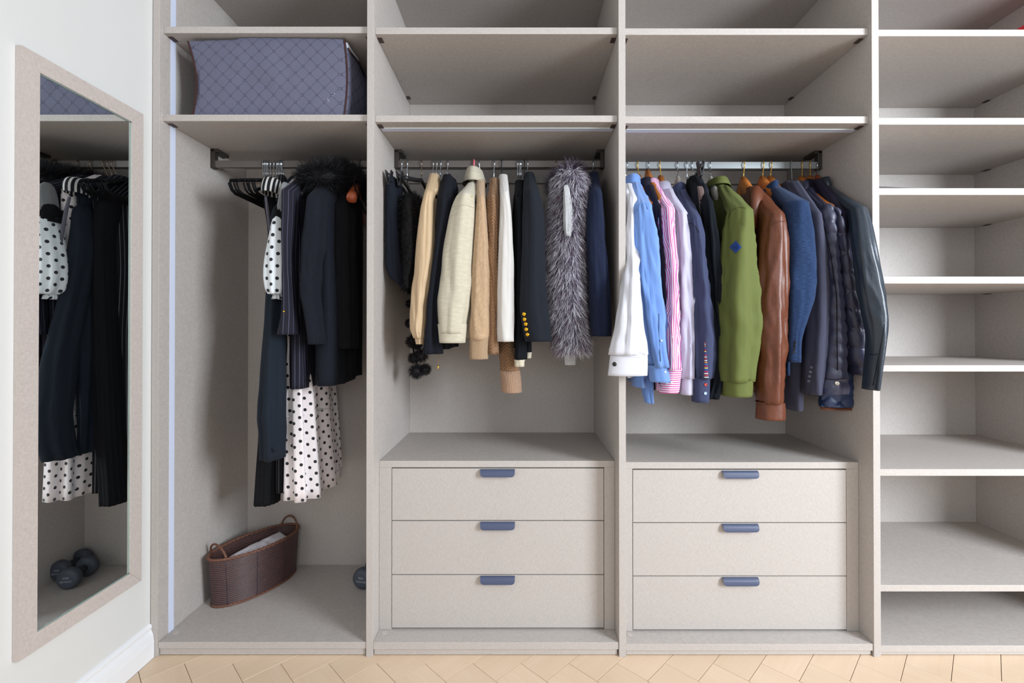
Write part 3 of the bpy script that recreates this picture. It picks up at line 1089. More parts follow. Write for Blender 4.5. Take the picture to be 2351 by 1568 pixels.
# navy wool coat with the fur collar
hanger(740, 0, 'plastic', 'bronzewire', M['blackplastic'], 415, 'black hanger almost hidden under the black fur collar', yaw=0, hyaw=.3)
nc = garment('wool_coat', 'dark navy wool coat with a big black fur collar', 'coat', 775, 0, 408,
             [(424, 726, 744), (443, 715, 747), (466, 706, 749), (516, 699, 748), (575, 692, 745), (633, 690, 738), (677, 693, 736), (721, 702, 741), (760, 709, 745), (790, 714, 748)], M['navywool'], Y=.035, ry=.044, hem=886, b=.046,
             fold=dict(vert=.005, horiz=.003, elbow=.6), hem_b=.055, bmat=M['navywool'])
hanger(775, 0, 'velvet', 'bronzewire', M['velvet'], 415, 'black hanger whose hook rises behind the black fur collar', yaw=0, hyaw=-.3)

bc = garment('black_coat', 'plain black long coat squeezed against the first partition', 'coat', 806, 0, 420,
             [(440, 776, 800), (470, 766, 812), (540, 764, 816), (640, 762, 818), (740, 764, 820), (800, 766, 822)], M['blackwool'], Y=.14, ry=.04, hem=873, b=.036, far=False)
hanger(820, 0, 'wood', 'bronzewire', M['cherrywood'], 405, 'cherry-red wooden hanger seen end-on beside the first partition', yaw=0.24, hyaw=.35, half=.19, drop=.115, arm=(.011, .024))
hanger(829, 0, 'velvet', 'blackwire', M['velvet'], 418, 'black looped hanger pressed against the first partition', yaw=.22, hyaw=0, half=.20, drop=.03, loop=True)


# fur -------------------------------------------------------------
def fur(name, parent, sampler, n, length, width, mats, droop=.6, seed=1, curl=.25, lo=.5):
    """thousands of tapering hairs; sampler(i) -> root point, outward normal"""
    rnd = random.Random(seed)
    V = np.zeros((n * 5, 3)); Fc = []; mi = []
    for i in range(n):
        p, nr = sampler(rnd)
        l = length * rnd.uniform(lo, 1.0)
        dirv = (nr + Vector((rnd.gauss(0, curl), rnd.gauss(0, curl), rnd.gauss(0, curl) - droop))).normalized()
        mid = p + dirv * l * .5
        tip = mid + (dirv + Vector((rnd.gauss(0, curl), rnd.gauss(0, curl), -droop * .6))).normalized() * l * .5
        side = dirv.cross(Vector((rnd.gauss(0, 1), -1.5, rnd.gauss(0, 1)))).normalized() * width * rnd.uniform(.6, 1.2)
        b_ = i * 5
        V[b_] = p - side; V[b_ + 1] = p + side; V[b_ + 2] = mid - side * .7; V[b_ + 3] = mid + side * .7; V[b_ + 4] = tip
        Fc.append((b_, b_ + 1, b_ + 3, b_ + 2)); Fc.append((b_ + 2, b_ + 3, b_ + 4))
        m_ = rnd.choices(range(len(mats)), [x[1] for x in mats])[0]; mi += [m_, m_]
    me = bpy.data.meshes.new(name); me.from_pydata(V.tolist(), [], Fc)
    for x in mats: me.materials.append(x[0])
    me.polygons.foreach_set('material_index', mi)
    o = link_mesh(name, me, None, parent, smooth=True); o['kind'] = 'stuff'
    return o


def mesh_sampler(o, weight=None):
    me = o.data; off = o_world(o)
    tri = []; ar = []
    me.calc_loop_triangles()
    for t in me.loop_triangles:
        a, b, c = (me.vertices[i].co + off for i in t.vertices)
        w_ = t.area * (weight((a + b + c) / 3) if weight else 1)
        if w_ > 0: tri.append((a, b, c, t.normal.copy())); ar.append(w_)
    cum = np.cumsum(ar)

    def f(rnd):
        i = int(np.searchsorted(cum, rnd.random() * cum[-1])); a, b, c, nn = tri[min(i, len(tri) - 1)]
        u, v = rnd.random(), rnd.random()
        if u + v > 1: u, v = 1 - u, 1 - v
        return a + (b - a) * u + (c - a) * v, nn
    return f


F_blk = [(cloth('black_fur_hair', (20, 20, 24), rough=.5, sheen=0), 3), (cloth('dark_fur_hair', (44, 42, 48), rough=.45, sheen=0), 1)]
# collar roll of the navy coat
kk = nc['k']; Xc, zc = nc['Xh'], nc['zn']
P = []
for i in range(24):
    a = 2 * PI * i / 24
    y = .115 * math.sin(a); x = .060 * math.cos(a)
    P.append((Xc + x * .95 + y * kk * .8, .225 + y * 1.35, zc - .020 - .34 * max(0, -y) - .1 * max(0, y) + .012 * math.cos(a)))
fc = sweep('fur_collar', P, .036, .032, F_blk[0][0], nc['g'], seg=12, closed=True, cap=False)
fur('fur', fc, mesh_sampler(fc), 14000, .050, .0006, F_blk, droop=-.05, seed=3, curl=.35)

# ======== bay two: women's jackets and knitwear
M['navytrouser'] = cloth('navy_suiting', (29, 36, 50), weave=800, var=.15)
M['camel'] = cloth('camel_satin', (214, 184, 146), rough=.55, sheen=.1, weave=900, bump=.1, var=.05, spec=.4)
M['nightwool'] = cloth('night_blue_wool', (27, 30, 42), weave=700, var=.12)
M['cream'] = cloth('cream_wool', (214, 206, 184), weave=600, var=.10, bump=.4, streak=(30, 120, 1))
M['beige_knit'] = cloth('beige_marl_knit', (204, 172, 138), weave=500, var=.16, bump=.5, streak=(160, 60, 1))
M['beige_rib'] = cloth('beige_rib_knit', (208, 174, 138), weave=500, var=.1, rib=1500)
M['tan_knit'] = cloth('tan_mohair_braid', (186, 140, 100), weave=400, var=.2, braid=560, bump=.5)
M['tan_light'] = cloth('light_tan_mohair', (205, 166, 138), weave=400, var=.2, rib=1100, bump=.5)
M['white_knit'] = cloth('white_fine_knit', (224, 220, 216), weave=600, var=.04)
M['blackcardi'] = cloth('black_fine_knit', (22, 26, 34), weave=700)
M['creamtrim'] = cloth('cream_trim', (222, 212, 190), weave=500)
M['blazer'] = cloth('dark_navy_twill', (36, 41, 52), weave=900, var=.1, bump=.15)
M['royalwool'] = cloth('royal_navy_wool', (32, 42, 72), weave=500, var=.15, bump=.4)
M['strapknit'] = cloth('pale_grey_chain_knit', (224, 226, 230), weave=500, rib=1400, bump=.6)


def bundle(name, label, cat, px, rows, Y, ry, mat, fold, bi, n=36, seg=56, ex=2.2, group=None, tilt=None):
    """cloth hanging straight down from a bar, folded"""
    p = unp((rows[-1][1] + rows[-1][2]) / 2, rows[-1][0], Y)
    g = thing(name, label, cat, tuple(p), group)
    rr = rows_rings(rows, Y, ry, n)
    if tilt:
        m = len(rr)
        for i, r in enumerate(rr): r += [tilt * (i / (m - 1)) ** 3, 0]
    o = loft('folded_cloth', rr, mat, g, seg, fold, ex=ex)
    return g, o


# navy trousers on the leftmost clip hanger
g, o = bundle('folded_trousers', 'navy folded trousers bulging out beside the left partition of the second bay', 'trousers', 905,
              [(414, 897, 915), (418, 895, 917), (440, 893, 921), (519, 891, 927), (575, 889, 932), (619, 888, 940), (640, 891, 945), (655, 900, 947)], .17, .075, M['navytrouser'], folds(2, .006, .002), 1, tilt=-.9)
r_ = rows_rings([(416, 897, 915), (432, 895, 918)], .17, .078, 5)
for r in r_: r[4] = .078; r[3] += .0012
loft('waistband', r_, M['navytrouser'], g, 56, None, top='none')
hanger(922, 1, 'clip', 'chrome', M['blackplastic'], 422, 'black clip hanger holding the navy folded trousers', yaw=-.02, hyaw=.3, half=.17)
hanger(935, 1, 'clip', 'chrome', M['blackplastic'], 420, 'second black clip hanger from the left partition in the second bay', yaw=.05, hyaw=.3, half=.15)
# black fur gilet and its pompom scarf
g, o = bundle('fur_gilet', 'black faux fur gilet behind the camel blouse', 'gilet', 950, [(450, 935, 960), (470, 928, 972), (540, 924, 978), (600, 926, 976), (650, 930, 962), (668, 936, 958)], .20, .10, F_blk[0][0], folds(6, .006, .002), 1)
fur('fur', o, mesh_sampler(o), 5000, .022, .0006, F_blk, droop=.5, seed=5)
hanger(968, 1, 'plastic', 'bronzewire', M['blackplastic'], 405, 'empty black plastic hanger turned sideways above the fur gilet', yaw=-.12, hyaw=.2, half=.17, drop=.045, arm=(.006, .008))
g = thing('pompom_scarf', 'black fur pompom scarf dangling below the camel blouse', 'scarf', tuple(unp(961, 865, .2)))
F_pom = [(cloth('brown_black_fur_hair', (46, 42, 46), rough=.45, sheen=0), 2), (cloth('ash_fur_hair', (78, 74, 78), rough=.45, sheen=0), 1), (F_blk[0][0], 2)]
multi_sweep('cord', [([unp(944, 660, .2), unp(942, 720, .2), unp(946, 790, .2), unp(960, 850, .2)], .003, .003)], M['blackwool'], g, seg=6)
for (px, py, r) in ((941, 697, 11), (940, 742, 12), (947, 784, 18), (957, 790, 15), (966, 816, 20), (950, 822, 15), (976, 848, 16), (956, 852, 21)):
    c = unp(px, py, .2); R_ = r * .00158 * .62
    bm = bmesh.new(); bmesh.ops.create_icosphere(bm, subdivisions=2, radius=R_)
    bmesh.ops.translate(bm, vec=c, verts=bm.verts)
    pm = bm_obj('pompom', bm, F_pom[0][0], g, True)
    fur('fur', pm, mesh_sampler(pm), 900, R_ * .95, .0005, F_pom, droop=.1, seed=int(px), curl=.3)

SH = dict(vert=.007, horiz=.003, elbow=.55, crease=.0012)
cb = garment('camel_blouse', 'camel satin blouse with a gathered sleeve near the left of the second bay', 'blouse', 1002, 1, 408,
             [(414, 986, 996), (430, 981, 997), (446, 977, 996), (483, 968, 995), (554, 959, 996), (608, 955, 994), (661, 950, 987), (690, 947, 984), (733, 943, 978), (758, 944, 976), (776, 951, 976)], M['camel'], Y=.05, ry=.034, hem=700, b=.026,
             fold=dict(vert=.006, horiz=.003, elbow=.8), cuff=dict(rows=[(774, 952, 975), (790, 956, 974)], ry=.020))
hanger(994, 1, 'velvet', 'chrome', M['velvet'], 407, 'black velvet hanger at the left shoulder of the camel blouse', yaw=.1, hyaw=.3)
hanger(1002, 1, 'velvet', 'chrome', M['velvet'], 408, 'black velvet hanger holding the camel blouse', yaw=0, hyaw=.3)
for py in (488, 505, 560): sdisc('button', cb['body'], 993, py, .0028, M['black_button'], cb['g'])
nj = garment('hooded_jacket', 'night blue wool jacket behind the cream coat with a drawcord', 'jacket', 1030, 1, 410,
             [(424, 1013, 1026), (447, 1006, 1038), (472, 1003, 1041), (526, 1000, 1033), (590, 995, 1023), (661, 987, 1014), (751, 978, 1011), (790, 974, 1013), (812, 971, 1015)], M['nightwool'], Y=.06, ry=.040, hem=800, b=.030)
loft('hood', [[nj['Xh'] + .012, .22, nj['zn'] - .004, .006, .03], [nj['Xh'] + .012, .21, nj['zn'] - .02, .022, .06], [nj['Xh'] + .012, .20, nj['zn'] - .05, .030, .085], [nj['Xh'] + .010, .20, nj['zn'] - .11, .028, .09], [nj['Xh'] + .006, .2, nj['zn'] - .15, .012, .06]], M['nightwool'], nj['g'], 40, folds(4, .006, .002))
sweep('drawcord', [unp(1007, 800, .14), unp(1007, 825, .138), unp(1006, 838, .14)], .0013, .0013, cloth('tan_cord', (180, 146, 110)), nj['g'], seg=6)
sweep('cord_tip', [unp(1006, 838, .14), unp(1006, 847, .14)], .0032, .0032, M['brass'], nj['g'], seg=10)
hanger(1011, 1, 'velvet', 'chrome', M['velvet'], 408, 'looped black velvet hanger between camel blouse and night blue jacket', yaw=-.02, hyaw=.3, half=.155, drop=.075, loop=True)
hanger(1027, 1, 'velvet', 'chrome', M['velvet'], 408, 'black velvet hanger holding the night blue hooded jacket', yaw=-.05, hyaw=.3)

cc = garment('cream_coat', 'cream wool coat with a folded stand collar on the pink hanger', 'coat', 1090, 1, 404,
             [(422, 1070, 1081), (436, 1062, 1086), (452, 1051, 1089), (472, 1041, 1090), (511, 1031, 1089), (561, 1022, 1086), (619, 1014, 1084), (679, 1007, 1081), (715, 1006, 1076), (745, 1007, 1071), (765, 1008, 1069)], M['cream'], Y=.035, ry=.05, hem=775, b=.036,
             fold=dict(vert=.005, horiz=.002, elbow=.7), cuff=dict(rows=[(744, 1006, 1071), (765, 1007, 1069), (787, 1009, 1067)], ry=.046, grow=.0016, n=8), col=dict(rx=.022, ry=.085, hgt=.048, fall=.050, flare=.016, thick=.004, dz=.06, tilt=.12))
seam('shoulder_seam', cc['sleeve'], [(1040, 475), (1056, 470), (1072, 471), (1088, 477)], .0012, M['cream'], cc['g'])
sweep('gold_pin', [unp(1081, 434, .16), unp(1082, 441, .158), unp(1080, 450, .16)], .0022, .0022, M['brass'], cc['g'], seg=8)
sdisc('loose_button', cc['sleeve'], 1083, 452, .002, M['gold'], cc['g'])
hanger(1088, 1, 'plastic', 'pinkwire', plain('pink_hanger_plastic', (226, 112, 126), .4), 405, 'pink plastic hanger holding the cream wool coat', yaw=0, hyaw=.12, wr_r=.0036, arm=(.005, .006))

kf = dict(vert=.004, horiz=.0025, elbow=.6)
bk = garment('beige_cardigan', 'beige marl cardigan with deep ribbed cuff right of the cream coat', 'cardigan', 1103, 1, 422,
             [(425, 1100, 1109), (434, 1098, 1113), (476, 1094, 1117), (554, 1089, 1122), (626, 1083, 1126), (697, 1080, 1127), (745, 1077, 1128), (768, 1077, 1126), (780, 1079, 1123)], M['beige_knit'], Y=.05, ry=.036, hem=760, b=.020,
             fold=dict(vert=.005, horiz=.002, elbow=.9), cuff=dict(rows=[(776, 1079, 1123), (800, 1078, 1121), (824, 1078, 1120)], ry=.032, mat=M['beige_rib'], n=12, disp=lambda a, z, t: .0009 * math.sin(a * 34)))
hanger(1103, 1, 'velvet', 'chrome', M['velvet'], 420, 'black velvet hanger holding the beige marl cardigan', yaw=0, hyaw=-.2)
tk = garment('mohair_sweater', 'tan braided mohair sweater between beige cardigan and white sweater', 'sweater', 1136, 1, 418,
             [(420, 1127, 1141), (432, 1124, 1146), (470, 1122, 1148), (600, 1121, 1149), (700, 1122, 1148), (780, 1121, 1146), (812, 1120, 1144)], M['tan_knit'], Y=.065, ry=.036, hem=815, b=.022, far=False,
             fold=dict(vert=.004, horiz=.004))
lr = [(740, 1146, 1178), (780, 1144, 1183), (830, 1147, 1190), (850, 1148, 1193)]
o = sleeve('hanging_sleeve', lr, .14, .03, M['tan_knit'], tk['g'], disp=folds(9, .003, .003))
o = sleeve('ribbed_cuff', [(846, 1147, 1193), (870, 1150, 1196), (900, 1152, 1198)], .14, .031, M['tan_light'], tk['g'], disp=folds(9, .0015, .001))
F_moh = [(cloth('tan_mohair_hair', (205, 160, 122), rough=.6, sheen=.2), 1)]
fur('fuzz', tk['sleeve'], mesh_sampler(tk['sleeve']), 3500, .0045, .00022, F_moh, droop=.2, seed=9)
fur('fuzz', o, mesh_sampler(o), 1500, .0045, .00022, F_moh, droop=.2, seed=8)
hanger(1134, 1, 'velvet', 'chrome', M['velvet'], 416, 'black velvet hanger holding the tan mohair sweater', yaw=0, hyaw=.2)
ws = garment('white_sweater', 'plain white fine-knit sweater in the middle of the second bay', 'sweater', 1154, 1, 410,
             [(414, 1151, 1161), (430, 1150, 1168), (460, 1149, 1172), (506, 1148, 1176), (599, 1144, 1179), (673, 1141, 1180), (715, 1140, 1181), (760, 1140, 1180), (784, 1141, 1180)], M['white_knit'], Y=.04, ry=.034, hem=770, b=.020, fold=dict(vert=.005, horiz=.0012))
hanger(1152, 1, 'plastic', 'blackwire', plain('cream_padding', (196, 184, 164), .8), 413, 'padded cream hanger with black hook holding the white sweater', yaw=0, hyaw=.0, arm=(.008, .009))
bcg = garment('black_cardigan', 'slim black cardigan edged with cream trim left of the gold-button blazer', 'cardigan', 1194, 1, 422,
              [(424, 1186, 1198), (445, 1183, 1202), (480, 1182, 1204), (600, 1181, 1206), (710, 1180, 1206), (780, 1179, 1205), (825, 1178, 1204)], M['blackcardi'], Y=.075, ry=.03, hem=800, b=.022, far=False,
              cuff=dict(rows=[(825, 1180, 1205), (832, 1181, 1204), (841, 1181, 1204)], mat=M['creamtrim'], ry=.026, n=4))
sleeve('second_sleeve', [(700, 1204, 1219), (760, 1205, 1220), (808, 1206, 1221)], .12, .02, M['blackcardi'], bcg['g'])
sleeve('cream_trim', [(806, 1206, 1221), (822, 1206, 1220)], .12, .0205, M['creamtrim'], bcg['g'], n=4)
SV = 'three slim black hangers bunched left of the gold-button blazer'
p0 = None
for px in (1189, 1193.4, 1196.4):
    if p0 is None: p0, _, z_ = hanger(px, 1, 'velvet', 'chrome', M['velvet'], 409, 'slim black velvet hanger, left one of the tight three beside the gold-button blazer', SV, yaw=.0, half=.20)
    else:
        r = p0.copy(); r['label'] = 'slim black velvet hanger, %s one of the tight three beside the gold-button blazer' % ('middle' if px < 1195 else 'right'); C.objects.link(r); r.location.x = unp(px, 369, RY).x; r.rotation_euler.z = random.uniform(-.03, .05)
        for ch in p0.children:
            c = ch.copy(); C.objects.link(c); c.parent = r
hanger(1203, 1, 'plastic', 'blackwire', plain('cream_tip', (206, 196, 160), .6), 413, 'thin hanger with black wire hook and cream neck beside the blazer', yaw=0, hyaw=.12, arm=(.004, .005))
bz = garment('navy_blazer', 'dark navy blazer with five gold sleeve buttons', 'blazer', 1213, 1, 405,
             [(413, 1209, 1226), (424, 1204, 1232), (444, 1201, 1237), (488, 1200, 1245), (562, 1199, 1248), (636, 1196, 1250), (710, 1193, 1257), (750, 1198, 1262), (768, 1201, 1264), (784, 1204, 1266)], M['blazer'], Y=.035, ry=.042, hem=775, b=.03, fold=dict(vert=.004, horiz=.001))
for px, py in ((1203.5, 721), (1204.7, 733), (1207.4, 744), (1208.6, 756), (1211.3, 768)): sdisc('gold_button', bz['sleeve'], px, py, .0068, M['gold'], bz['g'], th=.004, rim=False)
hanger(1211, 1, 'plastic', 'chrome', M['velvet'], 404, 'broad black hanger holding the gold-button blazer', yaw=0, hyaw=.1, arm=(.011, .012))

# grey fur gilet on its wooden hanger
hanger(1277, 1, 'wood', 'bronzewire', M['cherrywood'], 402, 'cherry-red wooden hanger standing out left of the grey fur gilet', yaw=0, hyaw=-.1, half=.18, drop=.13, arm=(.009, .022))
hanger(1296, 1, 'plastic', 'bronzewire', M['blackplastic'], 402, 'thick grey hook hanger inside the grey fur gilet', yaw=0, hyaw=.25, arm=(.008, .009), wr_r=.0026)
gv = thing('fur_gilet', 'silver grey long-haired fur gilet with pale knitted armhole trim', 'gilet', tuple(unp(1305, 805, .2)))
rows = [(398, 1290, 1320), (410, 1281, 1334), (430, 1276, 1341), (488, 1272, 1343), (540, 1268, 1338), (580, 1264, 1336), (654, 1261, 1337), (728, 1266, 1341), (784, 1274, 1344), (800, 1280, 1342)]
n = NT('grey_fur_hide'); n.base(lin((84, 76, 88))); n.set(Roughness=.9)
vo = loft('pelt', rows_rings(rows, .14, .095, 40), n.m, gv, 48, folds(6, .006, .004))


def hair(name, rgb): return cloth(name, rgb, rough=.45, sheen=0, weave=100, var=.05)


F_gry = [(hair('silver_hair', (246, 246, 255)), 4), (hair('lilac_grey_hair', (165, 152, 172)), 4), (hair('plum_hair', (112, 92, 116)), 3), (hair('black_tip_hair', (40, 36, 44)), 2)]
fur('fur', vo, mesh_sampler(vo, lambda p: 1.0 if p.y < .16 else .25), 30000, .048, .0006, F_gry, droop=1.0, seed=12, curl=.26)
ru = [(Vector((unp(1300, 402, .2).x + .036 * math.cos(a), .20 + .10 * math.sin(a), zat(404, .2) - .02 + .012 * math.cos(a)))) for a in [2 * PI * i / 20 for i in range(20)]]
rc = sweep('fur_ruff', ru, .014, .014, F_gry[3][0], gv, seg=8, closed=True, cap=False)
fur('fur', rc, mesh_sampler(rc), 6000, .05, .0006, [(F_gry[3][0], 5), (F_gry[2][0], 3), (F_gry[1][0], 1)], droop=-.05, seed=13, curl=.35)
sleeve('armhole_trim', [(425, 1296, 1304), (430, 1294, 1307), (462, 1294, 1312), (485, 1294, 1314), (506, 1294, 1314), (530, 1296, 1312), (543, 1299, 1310)], .032, .010, M['strapknit'], gv, disp=folds(2, .003, .001), n=24)
sleeve('hanging_trim', [(780, 1294, 1321), (800, 1294, 1322), (838, 1297, 1322)], .10, .008, M['strapknit'], gv, disp=folds(2, .0015, .001), n=10)
rn = garment('royal_jacket', 'royal navy wool jacket beside the right partition of the second bay', 'jacket', 1360, 1, 404,
             [(412, 1362, 1374), (425, 1357, 1379), (440, 1353, 1383), (488, 1349, 1387), (562, 1348, 1391), (636, 1351, 1396), (710, 1354, 1401), (747, 1356, 1404), (772, 1360, 1402)], M['royalwool'], Y=.045, ry=.036, hem=755, b=.022)
hanger(1360, 1, 'plastic', 'chrome', M['velvet'], 407, 'black hanger holding the royal navy jacket', yaw=0, hyaw=.1, arm=(.007, .009))

# ======== bay three: men's shirts and jackets
M['whitecot'] = cloth('white_poplin', (226, 227, 236), rough=.8, weave=1000, bump=.1, var=.03)
M['bluecot'] = cloth('sky_blue_poplin', (120, 160, 230), rough=.75, weave=1000, bump=.12, var=.06)
M['plumcot'] = cloth('dark_plum_poplin', (44, 40, 62), rough=.75, weave=900, bump=.1)
M['pinkstripe'] = striped('pink_white_stripe', (222, 216, 232), (196, 88, 152), .0070, .48, rough=.8)
M['lilaccot'] = cloth('pale_lilac_poplin', (205, 202, 228), rough=.78, weave=1000, bump=.1, var=.03)
M['chambray'] = cloth('slate_chambray', (72, 80, 118), rough=.75, weave=900, bump=.15, var=.16)
M['blackjersey'] = cloth('blue_black_jersey', (20, 28, 38), weave=700)
M['olive'] = cloth('olive_cotton', (116, 126, 66), rough=.75, weave=900, bump=.15, var=.05, sheen=.1)
M['brownleather'] = cloth('brown_leather', (122, 64, 38), rough=.42, weave=260, bump=.12, var=.16, spec=.5, sheen=0, big=.25)
M['blueblazer'] = cloth('blue_melange', (52, 80, 124), weave=800, var=.1, rgb2=(22, 42, 84), streak=(60, 620, 1), bump=.3)
M['greywool'] = cloth('grey_wool_twill', (82, 84, 106), weave=900, var=.1, bump=.2)
M['quilt'] = cloth('navy_quilted_nylon', (58, 60, 88), rough=.42, weave=300, bump=.06, var=.04, spec=.5, sheen=0, big=.3)
M['bluequilt'] = cloth('blue_quilted_nylon', (46, 66, 110), rough=.45, weave=300, bump=.06, var=.04, spec=.5, sheen=0)
M['plumwool'] = cloth('plum_navy_wool', (46, 40, 62), weave=700, var=.12)
M['blackleather'] = cloth('blue_black_leather', (46, 60, 76), rough=.34, weave=260, bump=.1, var=.1, spec=.6, sheen=0, big=.15)
M['charcoal'] = cloth('charcoal_wool', (48, 46, 56), weave=600)
M['tan_trim'] = cloth('tan_leather_trim', (132, 80, 58), weave=300)

SF = dict(vert=.012, horiz=.0028, elbow=.6, crease=.0045, vf=1.9)
wsx = garment('white_shirt', 'white shirt with a double cuff reaching over the partition', 'shirt', 1439.5, 2, 430,
              [(424, 1439, 1446, .06), (440, 1438.5, 1452, .06), (465, 1438.5, 1457, .055), (541, 1438.5, 1457, .045), (610, 1438, 1461, .02), (650, 1433, 1463, -.025), (700, 1426, 1467, -.044), (752, 1418, 1473, -.05), (790, 1409, 1480, -.05), (814, 1403, 1485, -.05)], M['whitecot'], Y=.05, ry=.028, hem=868, b=.012, far=False,
              fold=SF, cuff=dict(rows=[(811, 1402, 1486, -.05), (830, 1400, 1486, -.05), (862, 1396, 1485, -.05)], ry=.026, n=8, disp=folds(3, .001, .0005)), k2=.01)
sdisc('cufflink', wsx['cuff'], 1411, 836, .0068, M['black_button'], wsx['g'], th=.004, rim=False)
seam('cuff_seam', wsx['cuff'], [(1405, 817), (1440, 819), (1482, 821)], .0006, M['whitecot'], wsx['g'])
bs = garment('blue_shirt', 'sky blue shirt next to the white shirt', 'shirt', 1452, 2, 403,
             [(438, 1462, 1479), (450, 1457, 1485), (476, 1453, 1494), (511, 1452, 1502), (580, 1453, 1513), (668, 1462, 1520), (756, 1474, 1526), (810, 1483, 1530), (842, 1488, 1535)], M['bluecot'], Y=.03, ry=.038, hem=890, b=.022, k2=.012,
             fold=SF, cuff=dict(rows=[(838, 1487, 1534), (860, 1490, 1538), (876, 1493, 1541)], ry=.034, n=8), col=dict(rx=.022, ry=.060, hgt=.036, fall=.034, flare=.008, dz=.012), bfold=dict(vert=.010, horiz=.002, vf=2.4, crease=.002))
for px, py in ((1519, 782), (1524, 840), (1527, 854)): sdisc('button', bs['sleeve'] if py < 800 else bs['cuff'], px, py, .0036, M['pearl'], bs['g'])
seam('sleeve_placket', bs['sleeve'], [(1513, 720), (1513, 770), (1517, 830)], .0007, M['chambray'], bs['g'])
seam('armhole_seam', bs['sleeve'], [(1456, 490), (1476, 462), (1482, 466), (1488, 480)], .0006, M['bluecot'], bs['g'])
sleeve('shirt_tail', [(800, 1474, 1499), (870, 1474, 1501), (900, 1477, 1500), (925, 1484, 1499)], .11, .02, M['bluecot'], bs['g'], disp=folds(4, .006, .001))
ps_ = garment('dark_shirt', 'dark plum shirt squeezed between the blue and the pink striped shirt', 'shirt', 1480, 2, 409,
              [(440, 1498, 1512), (455, 1497, 1517), (476, 1499, 1521), (580, 1500, 1526), (700, 1506, 1530), (800, 1510, 1538), (850, 1514, 1541), (880, 1516, 1542)], M['plumcot'], Y=.065, ry=.032, hem=898, b=.022, fold=SF,
              col=dict(rx=.022, ry=.060, hgt=.034, fall=.034, flare=.010, dz=.010))
pk = garment('pink_striped_shirt', 'pink and white striped shirt with buttoned cuff', 'shirt', 1494, 2, 413,
             [(446, 1512, 1531), (460, 1510, 1540), (480, 1514, 1547), (534, 1518, 1551), (580, 1521, 1556), (618, 1523, 1559), (668, 1526, 1560), (752, 1526, 1562), (820, 1528, 1563), (848, 1527, 1563)], M['pinkstripe'], Y=.035, ry=.034, hem=895, b=.022,
             fold=SF, cuff=dict(rows=[(845, 1525, 1564), (870, 1520, 1561), (901, 1514, 1557)], ry=.032, n=8, mat=striped('pink_stripe_across', (222, 216, 232), (196, 88, 152), .0070, .48)), col=dict(rx=.022, ry=.062, hgt=.036, fall=.036, flare=.010, dz=.010), bfold=dict(vert=.010, horiz=.002, vf=2.4, crease=.002))
# stripes of the cuff run across
for o in (pk['cuff'],):
    uvl = o.data.uv_layers[0].data
    for d in uvl: d.uv = (d.uv[1], d.uv[0])
for px, py in ((1530, 880), (1542, 877)): sdisc('button', pk['cuff'], px, py, .0034, M['pearl'], pk['g'])
seam('placket', pk['sleeve'], [(1531, 775), (1537, 768), (1545, 774), (1546, 830)], .0006, M['pinkstripe'], pk['g'])
ls = garment('lilac_shirt', 'pale lilac white shirt between the pink striped and the slate shirt', 'shirt', 1519, 2, 417,
             [(452, 1542, 1556), (466, 1542, 1564), (490, 1548, 1572), (540, 1552, 1578), (600, 1557, 1583), (694, 1561, 1588), (790, 1562, 1590), (850, 1562, 1590), (868, 1562, 1590)], M['lilaccot'], Y=.05, ry=.032, hem=900, b=.022,
             fold=SF, cuff=dict(rows=[(866, 1562, 1590), (886, 1562, 1589), (905, 1563, 1588)], ry=.030, n=8), col=dict(rx=.022, ry=.062, hgt=.034, fall=.036, flare=.012, dz=.006), bfold=dict(vert=.010, horiz=.002, vf=2.4, crease=.002))
cs = garment('slate_shirt', 'slate blue chambray shirt with colourful stitched cuff placket', 'shirt', 1553, 2, 419,
             [(466, 1577, 1590), (480, 1574, 1597), (511, 1575, 1604), (540, 1579, 1610), (618, 1584, 1617), (694, 1585, 1625), (760, 1586, 1631), (798, 1587, 1634), (845, 1589, 1631), (868, 1590, 1627)], M['chambray'], Y=.035, ry=.036, hem=905, b=.026,
             fold=SF, cuff=dict(rows=[(866, 1589, 1628), (890, 1590, 1627), (922, 1590, 1626)], ry=.032, n=8), col=dict(rx=.024, ry=.060, hgt=.034, fall=.046, flare=.010, front=-1, drop=.02, dz=.008), bfold=dict(vert=.010, horiz=.002, vf=2.4, crease=.002))
cols = [(200, 60, 60), (236, 226, 210), (230, 150, 60), (70, 110, 200), (200, 40, 50), (240, 220, 120), (60, 90, 190), (210, 40, 90), (240, 230, 220)]
for i in range(20):
    t = i / 19; py = 786 + 80 * t; w_ = 1.0 + 4.2 * t ** 1.2; cx = 1618.5 + 3.0 * t
    P = [on_surface(cs['sleeve'], cx - w_ + 2 * w_ * q / 3, py, .0008) for q in range(4)]
    P = [p for p in P if p]
    if len(P) > 1: sweep('stitch', P, .0014, .0014, plain('thread_%d' % i, cols[i % len(cols)], .7), cs['g'], seg=5)
sdisc('red_button', cs['cuff'], 1620, 883, .0052, plain('red_enamel', (176, 50, 40), .3), cs['g'])['label'] = 'red button'
sdisc('pale_button', cs['cuff'], 1619.5, 903, .0050, plain('pale_blue_enamel', (170, 196, 226), .3), cs['g'])['label'] = 'pale blue button'
seam('armhole_seam', cs['sleeve'], [(1576, 514), (1586, 512), (1597, 520), (1606, 534)], .0007, M['plumcot'], cs['g'])

